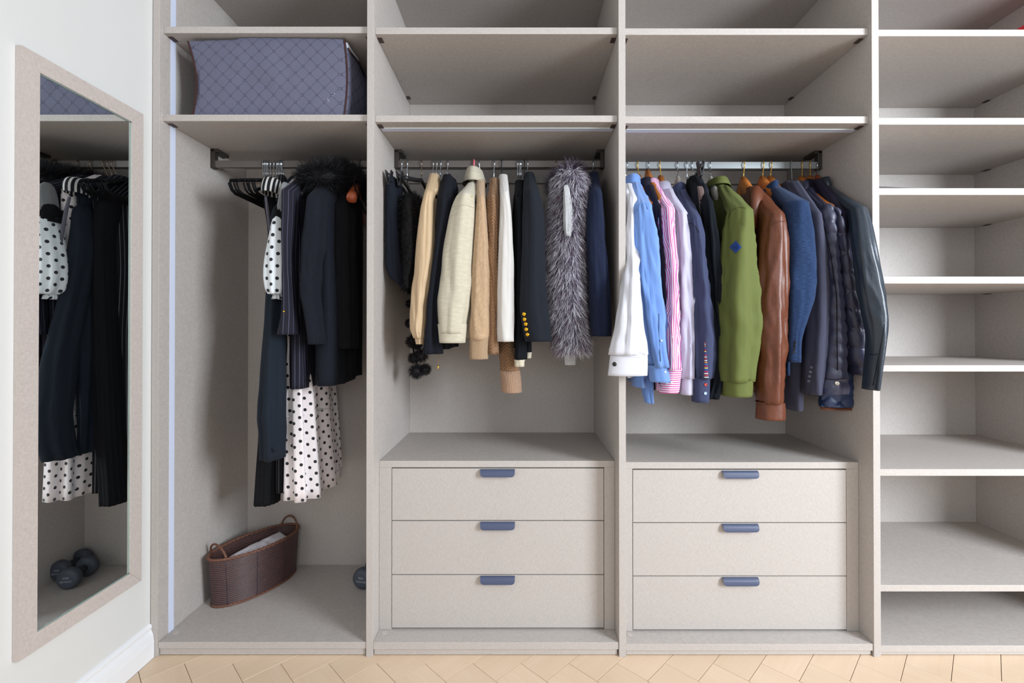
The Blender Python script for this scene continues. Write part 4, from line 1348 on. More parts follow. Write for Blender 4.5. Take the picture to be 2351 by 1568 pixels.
g, o = bundle('hanging_trousers', 'dark trousers with a brown edge folded over the black clip hanger', 'trousers', 1593,
              [(425, 1596, 1606), (445, 1588, 1612), (520, 1590, 1616), (640, 1596, 1622), (800, 1600, 1628)], .16, .085, M['navytrouser'], folds(3, .008, .002), 2)
g2, o2 = bundle('brown_trousers', 'taupe trousers glimpsed as a narrow strip beside the black clip hanger', 'trousers', 1600,
                [(428, 1601, 1612), (434, 1602, 1615), (480, 1606, 1617), (560, 1611, 1620), (640, 1614, 1622)], .075, .010, cloth('taupe_cotton', (128, 108, 104)), folds(5, .003, .001), 2)
bj = garment('black_sweater', 'blue-black jersey sweater left of the olive jacket', 'sweater', 1586, 2, 413,
             [(424, 1606, 1618), (440, 1606, 1625), (465, 1609, 1631), (520, 1613, 1639), (560, 1616, 1644), (640, 1622, 1650), (733, 1628, 1656), (800, 1630, 1660), (847, 1631, 1661), (880, 1626, 1650), (914, 1618, 1641)], M['blackjersey'], Y=.055, ry=.034, hem=900, b=.024, fold=SF)

og = garment('olive_jacket', 'olive green jacket with a small blue diamond patch on the sleeve', 'jacket', 1646, 2, 411,
             [(448, 1688, 1706), (460, 1681, 1713), (475, 1675, 1719), (495, 1668, 1723), (551, 1660, 1728), (631, 1652, 1736), (692, 1650, 1739), (772, 1655, 1737), (830, 1657, 1730), (874, 1658, 1725)], M['olive'], Y=.03, ry=.052, hem=908, b=.036,
             fold=dict(vert=.011, horiz=.0025, elbow=.75, crease=.0045), cuff=dict(rows=[(871, 1657, 1726), (890, 1658, 1725), (908, 1659, 1723)], ry=.048, n=8, grow=.001), col=dict(rx=.028, ry=.060, hgt=.044, fall=.028, flare=.012, thick=.004, dz=.002), bfold=dict(vert=.012, horiz=.003, vf=2.4, crease=.003))
seam('armhole_seam', og['sleeve'], [(1672, 500), (1678, 484), (1696, 475), (1712, 478)], .0008, cloth('olive_thread', (84, 92, 50)), og['g'])
seam('cuff_seam', og['cuff'], [(1661, 875), (1690, 876), (1722, 876)], .0006, cloth('olive_thread2', (84, 92, 50)), og['g'])
# diamond patch
def patch_grid(o, c, half, n=6, lift=.0022):
    P = {}
    for i in range(n + 1):
        for j in range(n + 1):
            a, b_ = i / n * 2 - 1, j / n * 2 - 1
            P[i, j] = on_surface(o, c[0] + (a - b_) * half[0] / 2, c[1] + (a + b_) * half[1] / 2, lift) or Vector((0, 0, 0))
    V = [P[i, j] for i in range(n + 1) for j in range(n + 1)]
    m = n + 1; base = len(V)
    V += [p + Vector((0, .002, 0)) for p in V]
    Fc = [(i * m + j, i * m + j + 1, (i + 1) * m + j + 1, (i + 1) * m + j) for i in range(n) for j in range(n)]
    edge = [(i, 0) for i in range(n)] + [(n, j) for j in range(n)] + [(n - i, n) for i in range(n)] + [(0, n - j) for j in range(n)]
    for q in range(len(edge)):
        a = edge[q][0] * m + edge[q][1]; e = edge[(q + 1) % len(edge)]; b_ = e[0] * m + e[1]
        Fc.append((a, b_, base + b_, base + a))
    return V, Fc, [P[0, 0], P[n, 0], P[n, n], P[0, n]]


V, Fc, cr = patch_grid(og['sleeve'], (1689, 567), (14, 14.5))
fixn(pymesh('diamond_patch', V, Fc, cloth('royal_blue_patch', (40, 74, 150), var=.1), og['g']))
cm_ = sum(cr, Vector()) / 4
cr = [p * .84 + cm_ * .16 - Vector((0, .0006, 0)) for p in cr]
multi_sweep('patch_stitching', [([cr[i], cr[(i + 1) % 4]], .0004, .0004) for i in range(4)], plain('pale_thread', (96, 128, 186), .8), og['g'], seg=4)
wavy = [on_surface(og['sleeve'], 1682 + 14 * t / 8, 568 - 2.5 * math.sin(t * 1.6), .0030) for t in range(9)]
sweep('patch_motif', wavy, .0005, .0005, plain('dim_thread', (30, 50, 110), .8), og['g'], seg=4)

lj = garment('brown_leather_jacket', 'brown leather jacket with a big pointed collar', 'jacket', 1712, 2, 436,
             [(452, 1762, 1779), (464, 1757, 1786), (480, 1754, 1792), (517, 1750, 1801), (560, 1748, 1804), (631, 1744, 1804), (712, 1740, 1804), (772, 1739, 1802), (832, 1738, 1800), (873, 1738, 1799), (925, 1740, 1796)], M['brownleather'], Y=.03, ry=.046, hem=905, b=.030,
             fold=dict(vert=.008, horiz=.003, elbow=.75, crease=.0045), cuff=dict(rows=[(922, 1739, 1797), (940, 1739, 1797), (961, 1738, 1797)], ry=.044, n=8, grow=.001), bfold=dict(vert=.008, horiz=.004, vf=2.2, crease=.002))
cl_rows = []
# large collar leaf: a thick curved flap falling from the neck towards the front edge
leaf = [(1731, 427), (1742, 427), (1750, 436), (1753, 448), (1747, 470), (1742, 500), (1737, 524), (1728, 524), (1722, 520), (1722, 500), (1724, 470), (1725, 445)]
V = []; nL = len(leaf)
for (px, py) in leaf: V.append(unp(px, py, .088 - .02 * (py - 427) / 97))
for (px, py) in leaf: V.append(unp(px, py, .094 - .02 * (py - 427) / 97) + Vector((.0, .004, 0)))
V.append(unp(1738, 470, .070)); Fc = [(i, (i + 1) % nL, nL + (i + 1) % nL, nL + i) for i in range(nL)] + [(2 * nL, (i + 1) % nL, i) for i in range(nL)] + [tuple(range(nL, 2 * nL))]
o = pymesh('collar', V, Fc, M['brownleather'], lj['g'])
bmx = bmesh.new(); bmx.from_mesh(o.data); bmesh.ops.recalc_face_normals(bmx, faces=bmx.faces); bmx.to_mesh(o.data); bmx.free()
seam('shoulder_piping', lj['sleeve'], [(1752, 540), (1760, 525), (1778, 512), (1790, 508), (1800, 508)], .0018, M['brownleather'], lj['g'])
seam('cuff_seam', lj['cuff'], [(1742, 929), (1768, 930), (1794, 929)], .0012, M['brownleather'], lj['g'])

bb = garment('blue_blazer', 'blue melange blazer with four dark sleeve buttons', 'blazer', 1761, 2, 413,
             [(433, 1818, 1832), (442, 1811, 1839), (454, 1806, 1844), (475, 1802, 1849), (499, 1801, 1854), (551, 1801, 1863), (611, 1801, 1869), (651, 1800, 1870), (684, 1800, 1865), (732, 1799, 1848), (776, 1798, 1832), (830, 1797, 1829)], M['blueblazer'], Y=.035, ry=.046, hem=862, b=.028,
             fold=dict(vert=.006, horiz=.002, elbow=.5, crease=.0012), col=dict(rx=.020, ry=.070, hgt=.030, fall=.060, flare=.008, front=-1, drop=.03, dz=.006))
for i, py in enumerate((786, 793.5, 801, 808.5)): sdisc('button', bb['sleeve'], 1825.5 - i * .9, py, .0040, M['black_button'], bb['g'])
gb = garment('grey_blazer', 'grey twill blazer with four open ring buttons', 'blazer', 1800, 2, 424,
             [(454, 1844, 1860), (470, 1843, 1867), (491, 1847, 1877), (531, 1850, 1885), (599, 1852, 1894), (692, 1854, 1898), (772, 1853, 1895), (852, 1851, 1887), (904, 1850, 1878)], M['greywool'], Y=.06, ry=.042, hem=940, b=.030, hemY=.14,
             fold=dict(vert=.005, horiz=.0015))
for i, py in enumerate((843, 854, 864, 875)): sdisc('ring_button', gb['sleeve'], 1863 - i * 2, py, .0044, plain('grey_ring_%d' % i, (118, 118, 136), .35), gb['g'])


def quiltd(seed, period=.062, amp=.010):
    def f(a, z, t):
        q = abs(math.sin((z + .006 * math.sin(a + seed)) * PI / period))
        return amp * (q ** .45 - .6) + .003 * vn(math.cos(a) * 2 + seed, math.sin(a) * 2, z * 22) + .004 * vn(math.cos(a) + seed, math.sin(a), z * 3)
    return f


def quilt_diamond(period=.05, amp=.007):
    def f(a, z, t):
        u = a * .045
        q = min(abs(math.sin((z + u) * PI / period)), abs(math.sin((z - u) * PI / period)))
        return amp * (q ** .5 - .5)
    return f


qj = garment('quilted_jacket', 'shiny navy quilted jacket with a snap-fastened flap', 'jacket', 1822, 2, 415,
             [(478, 1903, 1914), (492, 1906, 1922), (523, 1909, 1929), (591, 1920, 1942), (663, 1928, 1960), (720, 1937, 1975), (772, 1942, 1987), (820, 1948, 1995), (845, 1958, 1998), (858, 1965, 1999)], M['quilt'], Y=.045, ry=.036, hem=905, b=.028,
             fold=dict(vert=.004, horiz=.004), n=90, seg=56, col=dict(rx=.020, ry=.075, hgt=.028, fall=.045, flare=.012, dz=.004), shoulder=490)
qs = qj['sleeve']; me = qs.data
# re-shape the sleeve skin with the quilting
for nm, rws, Yq, ryq, dsp in (('quilted_sleeve', [(478, 1905, 1913), (492, 1906, 1922), (523, 1909, 1929), (591, 1920, 1942), (663, 1928, 1960), (720, 1937, 1975), (772, 1942, 1987), (820, 1948, 1995), (845, 1958, 1998), (860, 1965, 1999)], .043, .037, quiltd(3)),
                              ('front_panel', [(470, 1888, 1902), (485, 1882, 1909), (507, 1882, 1911), (559, 1889, 1915), (631, 1896, 1922), (712, 1898, 1933), (772, 1896, 1939), (832, 1890, 1940), (873, 1884, 1943), (904, 1877, 1946)], .045, .034, quiltd(8, .040, .006))):
    sleeve(nm, rws, Yq, ryq, M['quilt'], qj['g'], disp=dsp, n=110, seg=56)
pn = [o for o in qj['g'].children if o.name.startswith('front_panel')][0]
seam('zip_line', pn, [(1894, 520), (1908, 590), (1921, 680), (1922, 770), (1923, 850)], .0016, cloth('dark_zip', (30, 30, 42)), qj['g'], n=24)
seam('hem_seam', pn, [(1886, 868), (1915, 872), (1940, 868)], .0010, cloth('dark_zip2', (30, 30, 42)), qj['g'])
sdisc('snap_button', pn, 1921.5, 880, .0068, M['snap'], qj['g'], th=.003)
pb = garment('plum_blazer', 'plum-navy wool blazer behind the quilted jacket', 'blazer', 1843, 2, 419,
             [(462, 1922, 1936), (474, 1920, 1943), (489, 1918, 1948), (551, 1915, 1957), (611, 1920, 1965), (696, 1930, 1972), (800, 1938, 1972)], M['plumwool'], Y=.07, ry=.040, hem=900, b=.028, hemY=.1, far=False)
nq = garment('blue_quilted_jacket', 'blue diamond-quilted jacket with tan trim hanging lowest at the right', 'jacket', 1856, 2, 440,
             [(600, 1915, 1935), (640, 1905, 1950), (740, 1898, 1960), (840, 1892, 1968), (880, 1888, 1970), (932, 1884, 1968)], M['bluequilt'], Y=.12, ry=.030, hem=915, b=.024, hemY=.14, far=False, shoulder=520)
for o in list(nq['g'].children):
    if o.name.startswith('sleeve'): bpy.data.objects.remove(o)
so = sleeve('sleeve', [(640, 1905, 1950), (740, 1898, 1960), (840, 1890, 1968), (880, 1886, 1970), (933, 1882, 1969)], .115, .030, M['bluequilt'], nq['g'], disp=quilt_diamond(), n=110, seg=64)
sleeve('tan_trim', [(931, 1883, 1969), (940, 1884, 1968)], .115, .030, M['tan_trim'], nq['g'], n=4)
garment('charcoal_coat', 'charcoal wool coat whose hem shows below the blazers', 'coat', 1818, 2, 425,
        [(600, 1830, 1850), (700, 1815, 1860), (800, 1805, 1870), (900, 1810, 1880)], M['charcoal'], Y=.16, ry=.02, hem=946, b=.026, hemY=.14, far=False, shoulder=480)
kl = garment('black_leather_jacket', 'blue-black leather jacket at the right end of the rail', 'jacket', 1872, 2, 411,
             [(440, 1946, 1958, .045), (450, 1946, 1966, .04), (462, 1948, 1973, .03), (479, 1950, 1980, .015), (511, 1954, 1991, -.005), (559, 1960, 2003, -.038), (611, 1967, 2014, -.045), (663, 1973, 2025, -.047), (712, 1982, 2033, -.048), (740, 1988, 2034, -.048), (772, 1993, 2030, -.048), (832, 1992, 2017, -.045), (894, 1987, 2006, -.04)], M['blackleather'], Y=.0, ry=.034, hem=905, b=.026,
             fold=dict(vert=.004, horiz=.002, elbow=.55), yb=.06, far=False, col=dict(rx=.020, ry=.080, hgt=.034, fall=.040, flare=.010, dz=.006))
seam('cuff_seam', kl['sleeve'], [(1992, 812), (2005, 815), (2018, 812)], .0008, M['blackwool'], kl['g'])
seam('back_seam', kl['sleeve'], [(2031, 745), (2026, 775), (2015, 830), (2004, 885)], .0007, M['blackwool'], kl['g'])

hw = M['hangerwood']
WD = dict(half=.185)
hanger(1436.5, 2, 'plastic', 'chrome', M['whiteplastic'], 412, 'white hanger half hidden by the partition under the white shirt', yaw=0, hyaw=.2)
hanger(1466, 2, 'wood', 'brass', hw, 403, 'beech hanger with brass hook under the sky blue shirt', hyaw=-.45, **WD)
hanger(1487, 2, 'wood', 'chrome', hw, 394, 'tall rounded beech hanger with steel hook above the dark plum shirt', hyaw=0, half=.185, arm=(.010, .022))
hanger(1517, 2, 'wood', 'brass', hw, 405, 'beech hanger with brass hook above the pale lilac shirt', hyaw=-.5, **WD)
hanger(1556, 2, 'plastic', 'chrome', M['whiteplastic'], 404, 'white moulded hanger above the slate chambray shirt', hyaw=-.35, half=.13, arm=(.011, .018))
hanger(1577, 2, 'velvet', 'chrome', M['velvet'], 416, 'slim black hanger with steel hook left of the clip hanger', hyaw=-.35)
hanger(1591, 2, 'clip', 'chrome', M['blackplastic'], 404, 'black clip hanger holding the dark trousers', yaw=-.21, hyaw=-.5, half=.185)
hanger(1631, 2, 'plastic', 'chrome', M['whiteplastic'], 405, 'white moulded hanger inside the olive jacket', hyaw=-.4, half=.13, arm=(.011, .018))
hanger(1707, 2, 'wood', 'brass', hw, 410, 'beech hanger with brass hook in front of the brown leather jacket', hyaw=-.25, half=.185, arm=(.013, .021))
hanger(1751, 2, 'wood', 'brass', hw, 407, 'beech hanger with brass hook left of the blue blazer', hyaw=-.25, half=.185, arm=(.014, .018))
hanger(1769, 2, 'wood', 'brass', hw, 407, 'beech hanger with brass hook under the blue blazer', hyaw=-.2, half=.185, arm=(.014, .018))
hanger(1818, 2, 'velvet', 'steel_grey', M['velvet'], 418, 'hanger with a grey painted wire hook above the charcoal coat', hyaw=-.7, wr_r=.0022)
hanger(1841, 2, 'wood', 'brass', hw, 407, 'beech hanger with brass hook right of the grey hook', hyaw=-.45, half=.185, arm=(.014, .018))
hanger(1860, 2, 'wood', 'brass', hw, 406, 'orange beech hanger with brass hook, second from the rail end', hyaw=-.55, half=.185, arm=(.014, .018))
hanger(1876, 2, 'wood', 'chrome', M['cherrywood'], 402, 'red wooden hanger with steel hook at the rail end', hyaw=-.5, half=.185, arm=(.009, .015))

# ---------------------------------------------------------------- storage bag
zs = SHELF[(0, 1)][0]
bx0, bx1, by0, by1, bz0, bz1 = -1.075, -.578, .035, .44, zs + .001, zs + .252
nB = NT('grey_nonwoven_diamond'); uv = nB.coord('UV'); x = nB.xyz(uv)


def diag(sign):
    s_ = nB.math('MULTIPLY', nB.math('ADD', x[0], nB.math('MULTIPLY', x[1], sign * 1.02)), 1 / .0475)
    fr = nB.math('PINGPONG', nB.math('ADD', s_, 20.0), .5)
    ln = nB.math('LESS_THAN', fr, .022)
    dash = nB.math('LESS_THAN', nB.math('FRACT', nB.math('MULTIPLY', nB.math('ADD', x[0], 5.0), 300)), .62)
    return ln if False else nB.math('MULTIPLY', ln, dash), s_


la, sa_ = diag(1); lb, sb_ = diag(-1)
fa = nB.math('SUBTRACT', nB.math('FRACT', nB.math('ADD', sa_, 20.5)), .5)
fb = nB.math('SUBTRACT', nB.math('FRACT', nB.math('ADD', sb_, 20.5)), .5)
rr_ = nB.math('SQRT', nB.math('ADD', nB.math('MULTIPLY', fa, fa), nB.math('MULTIPLY', fb, fb)))
ring = nB.math('MULTIPLY', nB.math('LESS_THAN', rr_, .13), nB.math('GREATER_THAN', rr_, .09))
ins = nB.math('GREATER_THAN', rr_, .10)
msk = nB.math('MAXIMUM', nB.math('MULTIPLY', nB.math('MAXIMUM', la, lb), ins), ring)
nB.base(nB.mix(msk, lin((98, 99, 120)), lin((46, 44, 58)))); nB.set(Roughness=.85)
nB.bump(nB.noise(uv, 500, 2), .25, .001)
M['bagcloth'] = nB.m
sb = thing('storage_bag', 'grey-blue quilt storage bag with diamond stitching stuffed on the upper left shelf', 'storage bag', ((bx0 + bx1) / 2, (by0 + by1) / 2, bz0))


def bagpt(u, v, face):
    """u,v in 0..1 over the given face of the slumped box"""
    W, Dp, Hh = bx1 - bx0, by1 - by0, bz1 - bz0
    if face == 'front': p = Vector((bx0 + W * u, by0, bz0 + Hh * v)); nn = Vector((0, -1, 0))
    elif face == 'right': p = Vector((bx1, by0 + Dp * u, bz0 + Hh * v)); nn = Vector((1, 0, 0))
    elif face == 'left': p = Vector((bx0, by1 - Dp * u, bz0 + Hh * v)); nn = Vector((-1, 0, 0))
    elif face == 'top': p = Vector((bx0 + W * u, by0 + Dp * v, bz1)); nn = Vector((0, 0, 1))
    else: p = Vector((bx1 - W * u, by1, bz0 + Hh * v)); nn = Vector((0, 1, 0))
    return p, nn


def slump(p):
    h = (p.z - bz0) / (bz1 - bz0); q = Vector(p)
    uu = (p.x - bx0) / (bx1 - bx0)
    q.z += .006 * h * math.sin(uu * PI) + .005 * h * vn(p.x * 9, p.y * 9, 3) + (.004 * h * (uu > .3))
    if uu < .02: q.x += -.014 * h ** 2 * 1.2 + .016 * math.sin(h * PI) - .002
    if uu > .98: q.x += .010 * math.sin(h * PI)
    q.z -= .028 * h * max(0, (p.y - by0) / (by1 - by0) - .2) * (1 if uu > .8 else .5)
    return q


def bag_face(face, nu, nv, amp):
    V, UV, Fc = [], [], []
    for j in range(nv + 1):
        for i in range(nu + 1):
            u, v = i / nu, j / nv
            p, nn = bagpt(u, v, face)
            edge = math.sin(u * PI) ** .5 * math.sin(v * PI) ** .5 if 0 < u < 1 and 0 < v < 1 else 0
            d = amp * edge + edge * (.007 * vn(p.x * 8 + 4, p.y * 8, p.z * 8) + .004 * vn(p.x * 20, p.y * 20, p.z * 24))
            if face == 'front' and v < .25: d += .010 * edge * math.sin(u * 9 + 1) * (1 - v / .25)
            q = slump(p) + nn * d
            V.append(q); s_ = {'front': (p.x, p.z), 'right': (p.y - by0 + bx1, p.z), 'left': (p.y, p.z), 'top': (p.x, p.y + 3), 'back': (p.x, p.z)}[face]
            UV.append(s_)
    m = nu + 1
    for j in range(nv):
        for i in range(nu):
            a = j * m + i; Fc.append((a, a + 1, a + m + 1, a + m))
    return V, UV, Fc


V, UV, Fc = [], [], []
for face, nu, nv, amp in (('front', 60, 34, .010), ('right', 30, 24, .016), ('left', 20, 20, .012), ('top', 40, 24, .010), ('back', 20, 14, .004)):
    v, u, f = bag_face(face, nu, nv, amp); o_ = len(V)
    V += v; UV += u; Fc += [tuple(i + o_ for i in q) for q in f]
pymesh('bag_body', V, Fc, M['bagcloth'], sb, uvs=UV)
M['piping'] = cloth('brown_piping', (84, 54, 50), weave=400)
for a, b_ in ((('front', 1), 'v'), (('front', 0), 'v')):
    P = [slump(bagpt(a[1], j / 20, 'front')[0]) + Vector((0, -.001, 0)) for j in range(21)]
    sweep('piping', P, .0028, .0028, M['piping'], sb, seg=8)
P = [slump(bagpt(j / 20, 1, 'right')[0]) + Vector((0.001, 0, 0)) for j in range(21)]
sweep('piping', P, .0028, .0028, M['piping'], sb, seg=8)
# white care window at the top corner, with its brown border
p1 = slump(bagpt(.02, 1, 'right')[0]); p2 = slump(bagpt(.26, 1, 'right')[0])
V = [p1 + Vector((.006, 0, -.004)), p2 + Vector((.010, 0, -.002)), p2 + Vector((.013, 0, -.016)), p1 + Vector((.011, .02, -.026)), p1 + Vector((.009, 0, -.022))]
pymesh('white_window', V + [v + Vector((-.004, 0, 0)) for v in V], [(0, 4, 3, 2, 1), (5, 6, 7, 8, 9)] + [(i, (i + 1) % 5, 5 + (i + 1) % 5, 5 + i) for i in range(5)], plain('white_vinyl', (216, 218, 230), .4), sb, smooth=False)
sweep('window_border', [V[4], V[3], V[2], V[2] + Vector((0, .05, -.02))], .0025, .0025, M['piping'], sb, seg=6)
# little pale print low on the right of the front
bagf = sb.children[0]
pr = []
for (a, b_) in (((767, 215), (769, 213)), ((769, 213), (768, 217)), ((766, 219), (762, 221)), ((752, 226), (755, 229)), ((755, 229), (753, 233)), ((753, 233), (757, 234)), ((751, 230), (753, 227))):
    q1, q2 = on_surface(bagf, *a, .0006), on_surface(bagf, *b_, .0006)
    if q1 and q2: pr.append(([q1, q2], .0005, .0005))
multi_sweep('pale_print', pr, plain('pale_print_ink', (190, 196, 214), .8), sb, seg=4)

# ---------------------------------------------------------------- wicker basket with folded cloth bags
zb0 = SHELF[(0, 'base')][0]
BC = Vector((-1.030, .332)); BA, BB, BT = .172, .084, math.radians(61)
bk_ = thing('wicker_basket', 'oval brown wicker basket with two hoop handles on the wardrobe floor', 'basket', (BC.x, BC.y, zb0))


def bell(t, z, grow=0.0):
    f = .93 + .07 * min(1, z / .17)
    a, b_ = BA * f + grow, BB * f + grow
    x, y = a * math.cos(t), b_ * math.sin(t)
    return Vector((BC.x + x * math.cos(BT) - y * math.sin(BT), BC.y + x * math.sin(BT) + y * math.cos(BT), zb0 + z))


M['wick_b'] = wood('brown_cane', (124, 82, 64), (94, 60, 46), (40, 40, 40), .5)
M['wick_d'] = wood('dark_cord', (50, 46, 60), (34, 32, 44), (60, 60, 60), .4)
BH = .176; NR = 24


def rings(zs_, r, off):
    it = []
    for q, z in enumerate(zs_):
        P = []
        for i in range(96):
            t = 2 * PI * i / 96
            P.append(bell(t, z + .0007 * vn(math.cos(t) * 3, math.sin(t) * 3, q * 1.7), off))
        it.append((P, r, r))
    V, Fc = [], []
    for P, ra, rb in it:
        v, f = sweep_data(P, ra, rb, seg=6, closed=True, cap=False); o_ = len(V); V += v; Fc += [tuple(i + o_ for i in k) for k in f]
    return V, Fc


pitch = (BH - .012) / NR
V, Fc = rings([.010 + pitch * i for i in range(NR)], .0020, 0)
pymesh('brown_cane', V, Fc, M['wick_b'], bk_)['kind'] = 'stuff'
V, Fc = rings([.010 + pitch * (i + q) for i in range(NR) for q in (.38, .68)], .0017, .0002)
pymesh('dark_cord', V, Fc, M['wick_d'], bk_)['kind'] = 'stuff'
for i in range(9):
    t = 2 * PI * i / 9 + .25
    sweep('stake', [bell(t, .004 + (BH - .006) * j / 8, .0016) for j in range(9)], .0012, .0012, M['wick_d'], bk_, seg=6)


def twist_ring(name, z, r, off):
    V, Fc = [], []
    for ph in (0, PI):
        P = []
        for i in range(150):
            t = 2 * PI * i / 150; w_ = t * 30 + ph
            p = bell(t, z + r * .55 * math.sin(w_), off + r * .55 * math.cos(w_)); P.append(p)
        v, f = sweep_data(P, r * .8, r * .8, seg=6, closed=True, cap=False); o_ = len(V); V += v; Fc += [tuple(i + o_ for i in k) for k in f]
    pymesh(name, V, Fc, M['wick_b'], bk_)


twist_ring('rim', BH, .0046, .001); twist_ring('foot_braid', .0045, .0034, .001)
for t0, sg in ((PI, 1), (0.0, 1)):
    for_v = []
    A_, B_ = bell(t0 - .62, BH, .0), bell(t0 + .62, BH, .0)
    top = bell(t0, BH, 0); V, Fc = [], []
    for ph in (0, PI):
        P = []
        for i in range(60):
            s_ = i / 59; a = PI * s_
            base = A_ * (1 - (1 - math.cos(a)) / 2) + B_ * ((1 - math.cos(a)) / 2)
            outw = (top - Vector((BC.x, BC.y, top.z))).normalized()
            p = base + Vector((0, 0, .045 * math.sin(a))) + outw * .010 * math.sin(a)
            w_ = s_ * 34 + ph
            p += Vector((0, 0, .0018 * math.sin(w_))) + outw * .0018 * math.cos(w_)
            P.append(p)
        v, f = sweep_data(P, .0028, .0028, seg=6); o_ = len(V); V += v; Fc += [tuple(i + o_ for i in k) for k in f]
    pymesh('hoop_handle', V, Fc, M['wick_b'], bk_)
P = [bell(2 * PI * i / 48, .004, -.003) for i in range(48)]
pymesh('basket_bottom', P + [p + Vector((0, 0, .004)) for p in P], [tuple(range(48)), tuple(range(48, 96))[::-1]] + [(i, (i + 1) % 48, 48 + (i + 1) % 48, 48 + i) for i in range(48)], M['wick_d'], bk_)

M['calico'] = cloth('grey_white_cotton', (236, 232, 240), weave=600, var=.04)


def pillow(name, label, cx, cy, cz, L_1, L_2, th, rot, tilt, seed, mat=None):
    N = 36; V, UV, Fc = [], [], []
    R = Matrix.Rotation(rot, 3, 'Z') @ Matrix.Rotation(tilt[0], 3, 'X') @ Matrix.Rotation(tilt[1], 3, 'Y')
    for sgn in (1, -1):
        for j in range(N + 1):
            for i in range(N + 1):
                u, v = i / N * 2 - 1, j / N * 2 - 1
                e_ = (max(0, 1 - abs(u) ** 2.5) * max(0, 1 - abs(v) ** 2.5)) ** .5
                z = sgn * th * e_ + .010 * e_ * vn(u * 2 + seed, v * 2, sgn) + .006 * e_ * vn(u * 5 + seed, v * 3, sgn + 3)
                V.append(Vector((cx, cy, cz)) + R @ Vector((u * L_1, v * L_2, z))); UV.append((u * L_1, v * L_2))
    m = N + 1
    for s_ in range(2):
        for j in range(N):
            for i in range(N):
                a = s_ * m * m + j * m + i; q = (a, a + 1, a + m + 1, a + m); Fc.append(q if s_ == 0 else q[::-1])
    g_ = thing(name, label, 'cloth bag', (cx, cy, cz - th))
    return g_, pymesh('folded_cotton', V, Fc, mat or M['calico'], g_, uvs=UV)


g_, pz = pillow('cotton_bag', 'folded grey-white cotton bag with a small teal print in the basket', -1.018, .355, zb0 + .132, .105, .050, .016, BT, (.22, -.10), 4)
pillow('cotton_bag', 'second pale cotton bag lying underneath in the basket', -1.040, .300, zb0 + .108, .085, .042, .016, BT, (.05, .02), 9)
tp = []
for k in range(9):
    a = on_surface(pz, 570 + k * 1.6, 1256 - k * 1.0 + random.uniform(-1.5, 1.5), .0008); b_ = on_surface(pz, 571 + k * 1.6, 1252 - k * 1.0 + random.uniform(-1.5, 1.5), .0008)
    if a and b_: tp.append(([a, b_], .0006, .0006))
if tp: multi_sweep('teal_print', tp, plain('teal_ink', (60, 120, 140), .8), g_, seg=4)
q = unp(591, 1269, .285)
pymesh('paper_note', [q + Vector(v) for v in ((-.010, 0, -.012), (.012, .004, -.010), (.002, .006, .012), (-.010, .001, -.0125), (.012, .005, -.0105), (.002, .007, .0115))], [(0, 1, 2), (3, 5, 4), (0, 3, 4, 1), (1, 4, 5, 2), (2, 5, 3, 0)], plain('white_paper', (238, 240, 246), .7), None, smooth=False)
tag(bpy.data.objects['paper_note'], 'small white paper corner sticking up from the basket', 'paper')

# ---------------------------------------------------------------- dumbbells
M['vinyl'] = plain('charcoal_vinyl', (70, 76, 88), .55)
M['vinyl_dark'] = plain('black_rubber_grip', (46, 50, 58), .7)
M['ink'] = plain('pale_grey_ink', (170, 176, 186), .7)


def text_mesh(name, txt, size, pos, rotm, mat, parent):
    cu = bpy.data.curves.new(name, 'FONT'); cu.body = txt; cu.size = size; cu.align_x = 'CENTER'; cu.align_y = 'CENTER'; cu.extrude = .0003; cu.resolution_u = 2
    to = bpy.data.objects.new(name, cu); me = bpy.data.meshes.new_from_object(to); bpy.data.objects.remove(to)
    me.transform(Matrix.Translation(pos) @ rotm.to_4x4())
    return link_mesh(name, me, mat, parent, False)


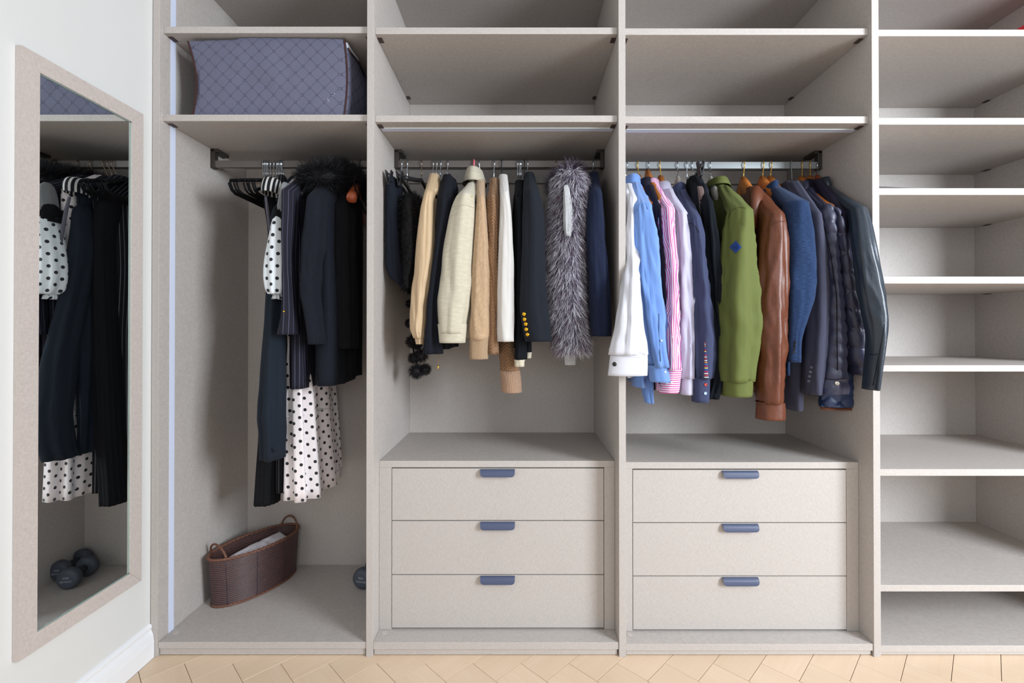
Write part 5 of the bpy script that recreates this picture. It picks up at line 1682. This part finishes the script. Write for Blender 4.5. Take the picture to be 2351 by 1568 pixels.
def dumbbell(label, c, ang, R=.040, Ln=.134):
    d = Vector((math.cos(ang), math.sin(ang), 0))
    g_ = thing('dumbbell', label, 'dumbbell', (c.x, c.y, zb0), None)
    seg = 36

    def lathe(name, prof_, mat):
        V, Fc = [], []
        n1 = Vector((-d.y, d.x, 0)); n2 = Vector((0, 0, 1))
        for (s_, r) in prof_:
            for k in range(seg):
                a = 2 * PI * k / seg; V.append(c + d * s_ + n1 * r * math.cos(a) + n2 * r * math.sin(a))
        for i in range(len(prof_) - 1):
            for k in range(seg): Fc.append((i * seg + k, i * seg + (k + 1) % seg, (i + 1) * seg + (k + 1) % seg, (i + 1) * seg + k))
        Fc.append(tuple(range(seg))[::-1]); Fc.append(tuple((len(prof_) - 1) * seg + k for k in range(seg)))
        o = pymesh(name, V, Fc, mat, g_)
        bm_ = bmesh.new(); bm_.from_mesh(o.data); bmesh.ops.recalc_face_normals(bm_, faces=bm_.faces); bm_.to_mesh(o.data); bm_.free()
        return o
    h = Ln / 2
    lathe('grip', [(-h * .5, .0135), (-h * .2, .0155), (0, .0165), (h * .2, .0155), (h * .5, .0135)], M['vinyl_dark'])
    for sg in (-1, 1):
        lathe('head', [(sg * h * .40, .016), (sg * h * .46, R * .80), (sg * h * .55, R * .96), (sg * h * .72, R), (sg * h * .88, R * .95), (sg * h * .97, R * .80), (sg * h, R * .62), (sg * (h + .0004), R * .3)], M['vinyl'])
        # raised lettering on the end face
        nz = d * sg
        X_ = Vector((0, 0, 1)).cross(nz).normalized()
        rm = Matrix((X_, Vector((0, 0, 1)), nz)).transposed()
        text_mesh('lettering', '3KG', .0115, c + nz * (h + .0006) + Vector((0, 0, .008)), rm, M['ink'], g_)
        text_mesh('lettering', 'TUNTURI', .0095, c + nz * (h + .0006) + Vector((0, 0, -.006)), rm, M['ink'], g_)
    return g_


dumbbell('charcoal vinyl dumbbell nearer the basket, left of the pair on the wardrobe floor', Vector((-.597, .362, zb0 + .0405)), math.radians(80))
dumbbell('charcoal vinyl dumbbell against the partition, right of the pair', Vector((-.5150, .420, zb0 + .0405)), math.radians(88))

# ---------------------------------------------------------------- bits on the open shelves
zt3 = SHELF[(3, 2)][0]
V, UV, Fc = [], [], []
for i in range(25):
    for j in range(7):
        u, v = i / 24, j / 6
        x_ = 1.162 + .21 * u; y_ = .010 + .15 * v
        V.append((x_, y_, zt3 + .0012 + .0085 * (1 - u) ** 1.6)); UV.append((u, v))
nn = len(V)
V += [(a, b_, c_ - .0007) for a, b_, c_ in V]
for i in range(24):
    for j in range(6):
        a = i * 7 + j; Fc.append((a, a + 7, a + 8, a + 1)); Fc.append((nn + a, nn + a + 1, nn + a + 8, nn + a + 7))
o = pymesh('paper_sheet', V, Fc, plain('white_sheet', (240, 242, 246), .6), None)
tag(o, 'curling white paper sheet at the left of the third open shelf', 'paper')
zt0 = SHELF[(3, 0)][0]
rb = thing('red_box', 'bright red box at the right edge on the topmost open shelf', 'box', (1.83, .17, zt0))
box('box_base', 1.746, 1.930, .040, .330, zt0 + .0006, zt0 + .060, plain('red_card', (214, 20, 34), .5), rb, .002)
box('box_lid', 1.743, 1.933, .037, .333, zt0 + .052, zt0 + .084, plain('red_card_lid', (214, 20, 34), .5), rb, .002)
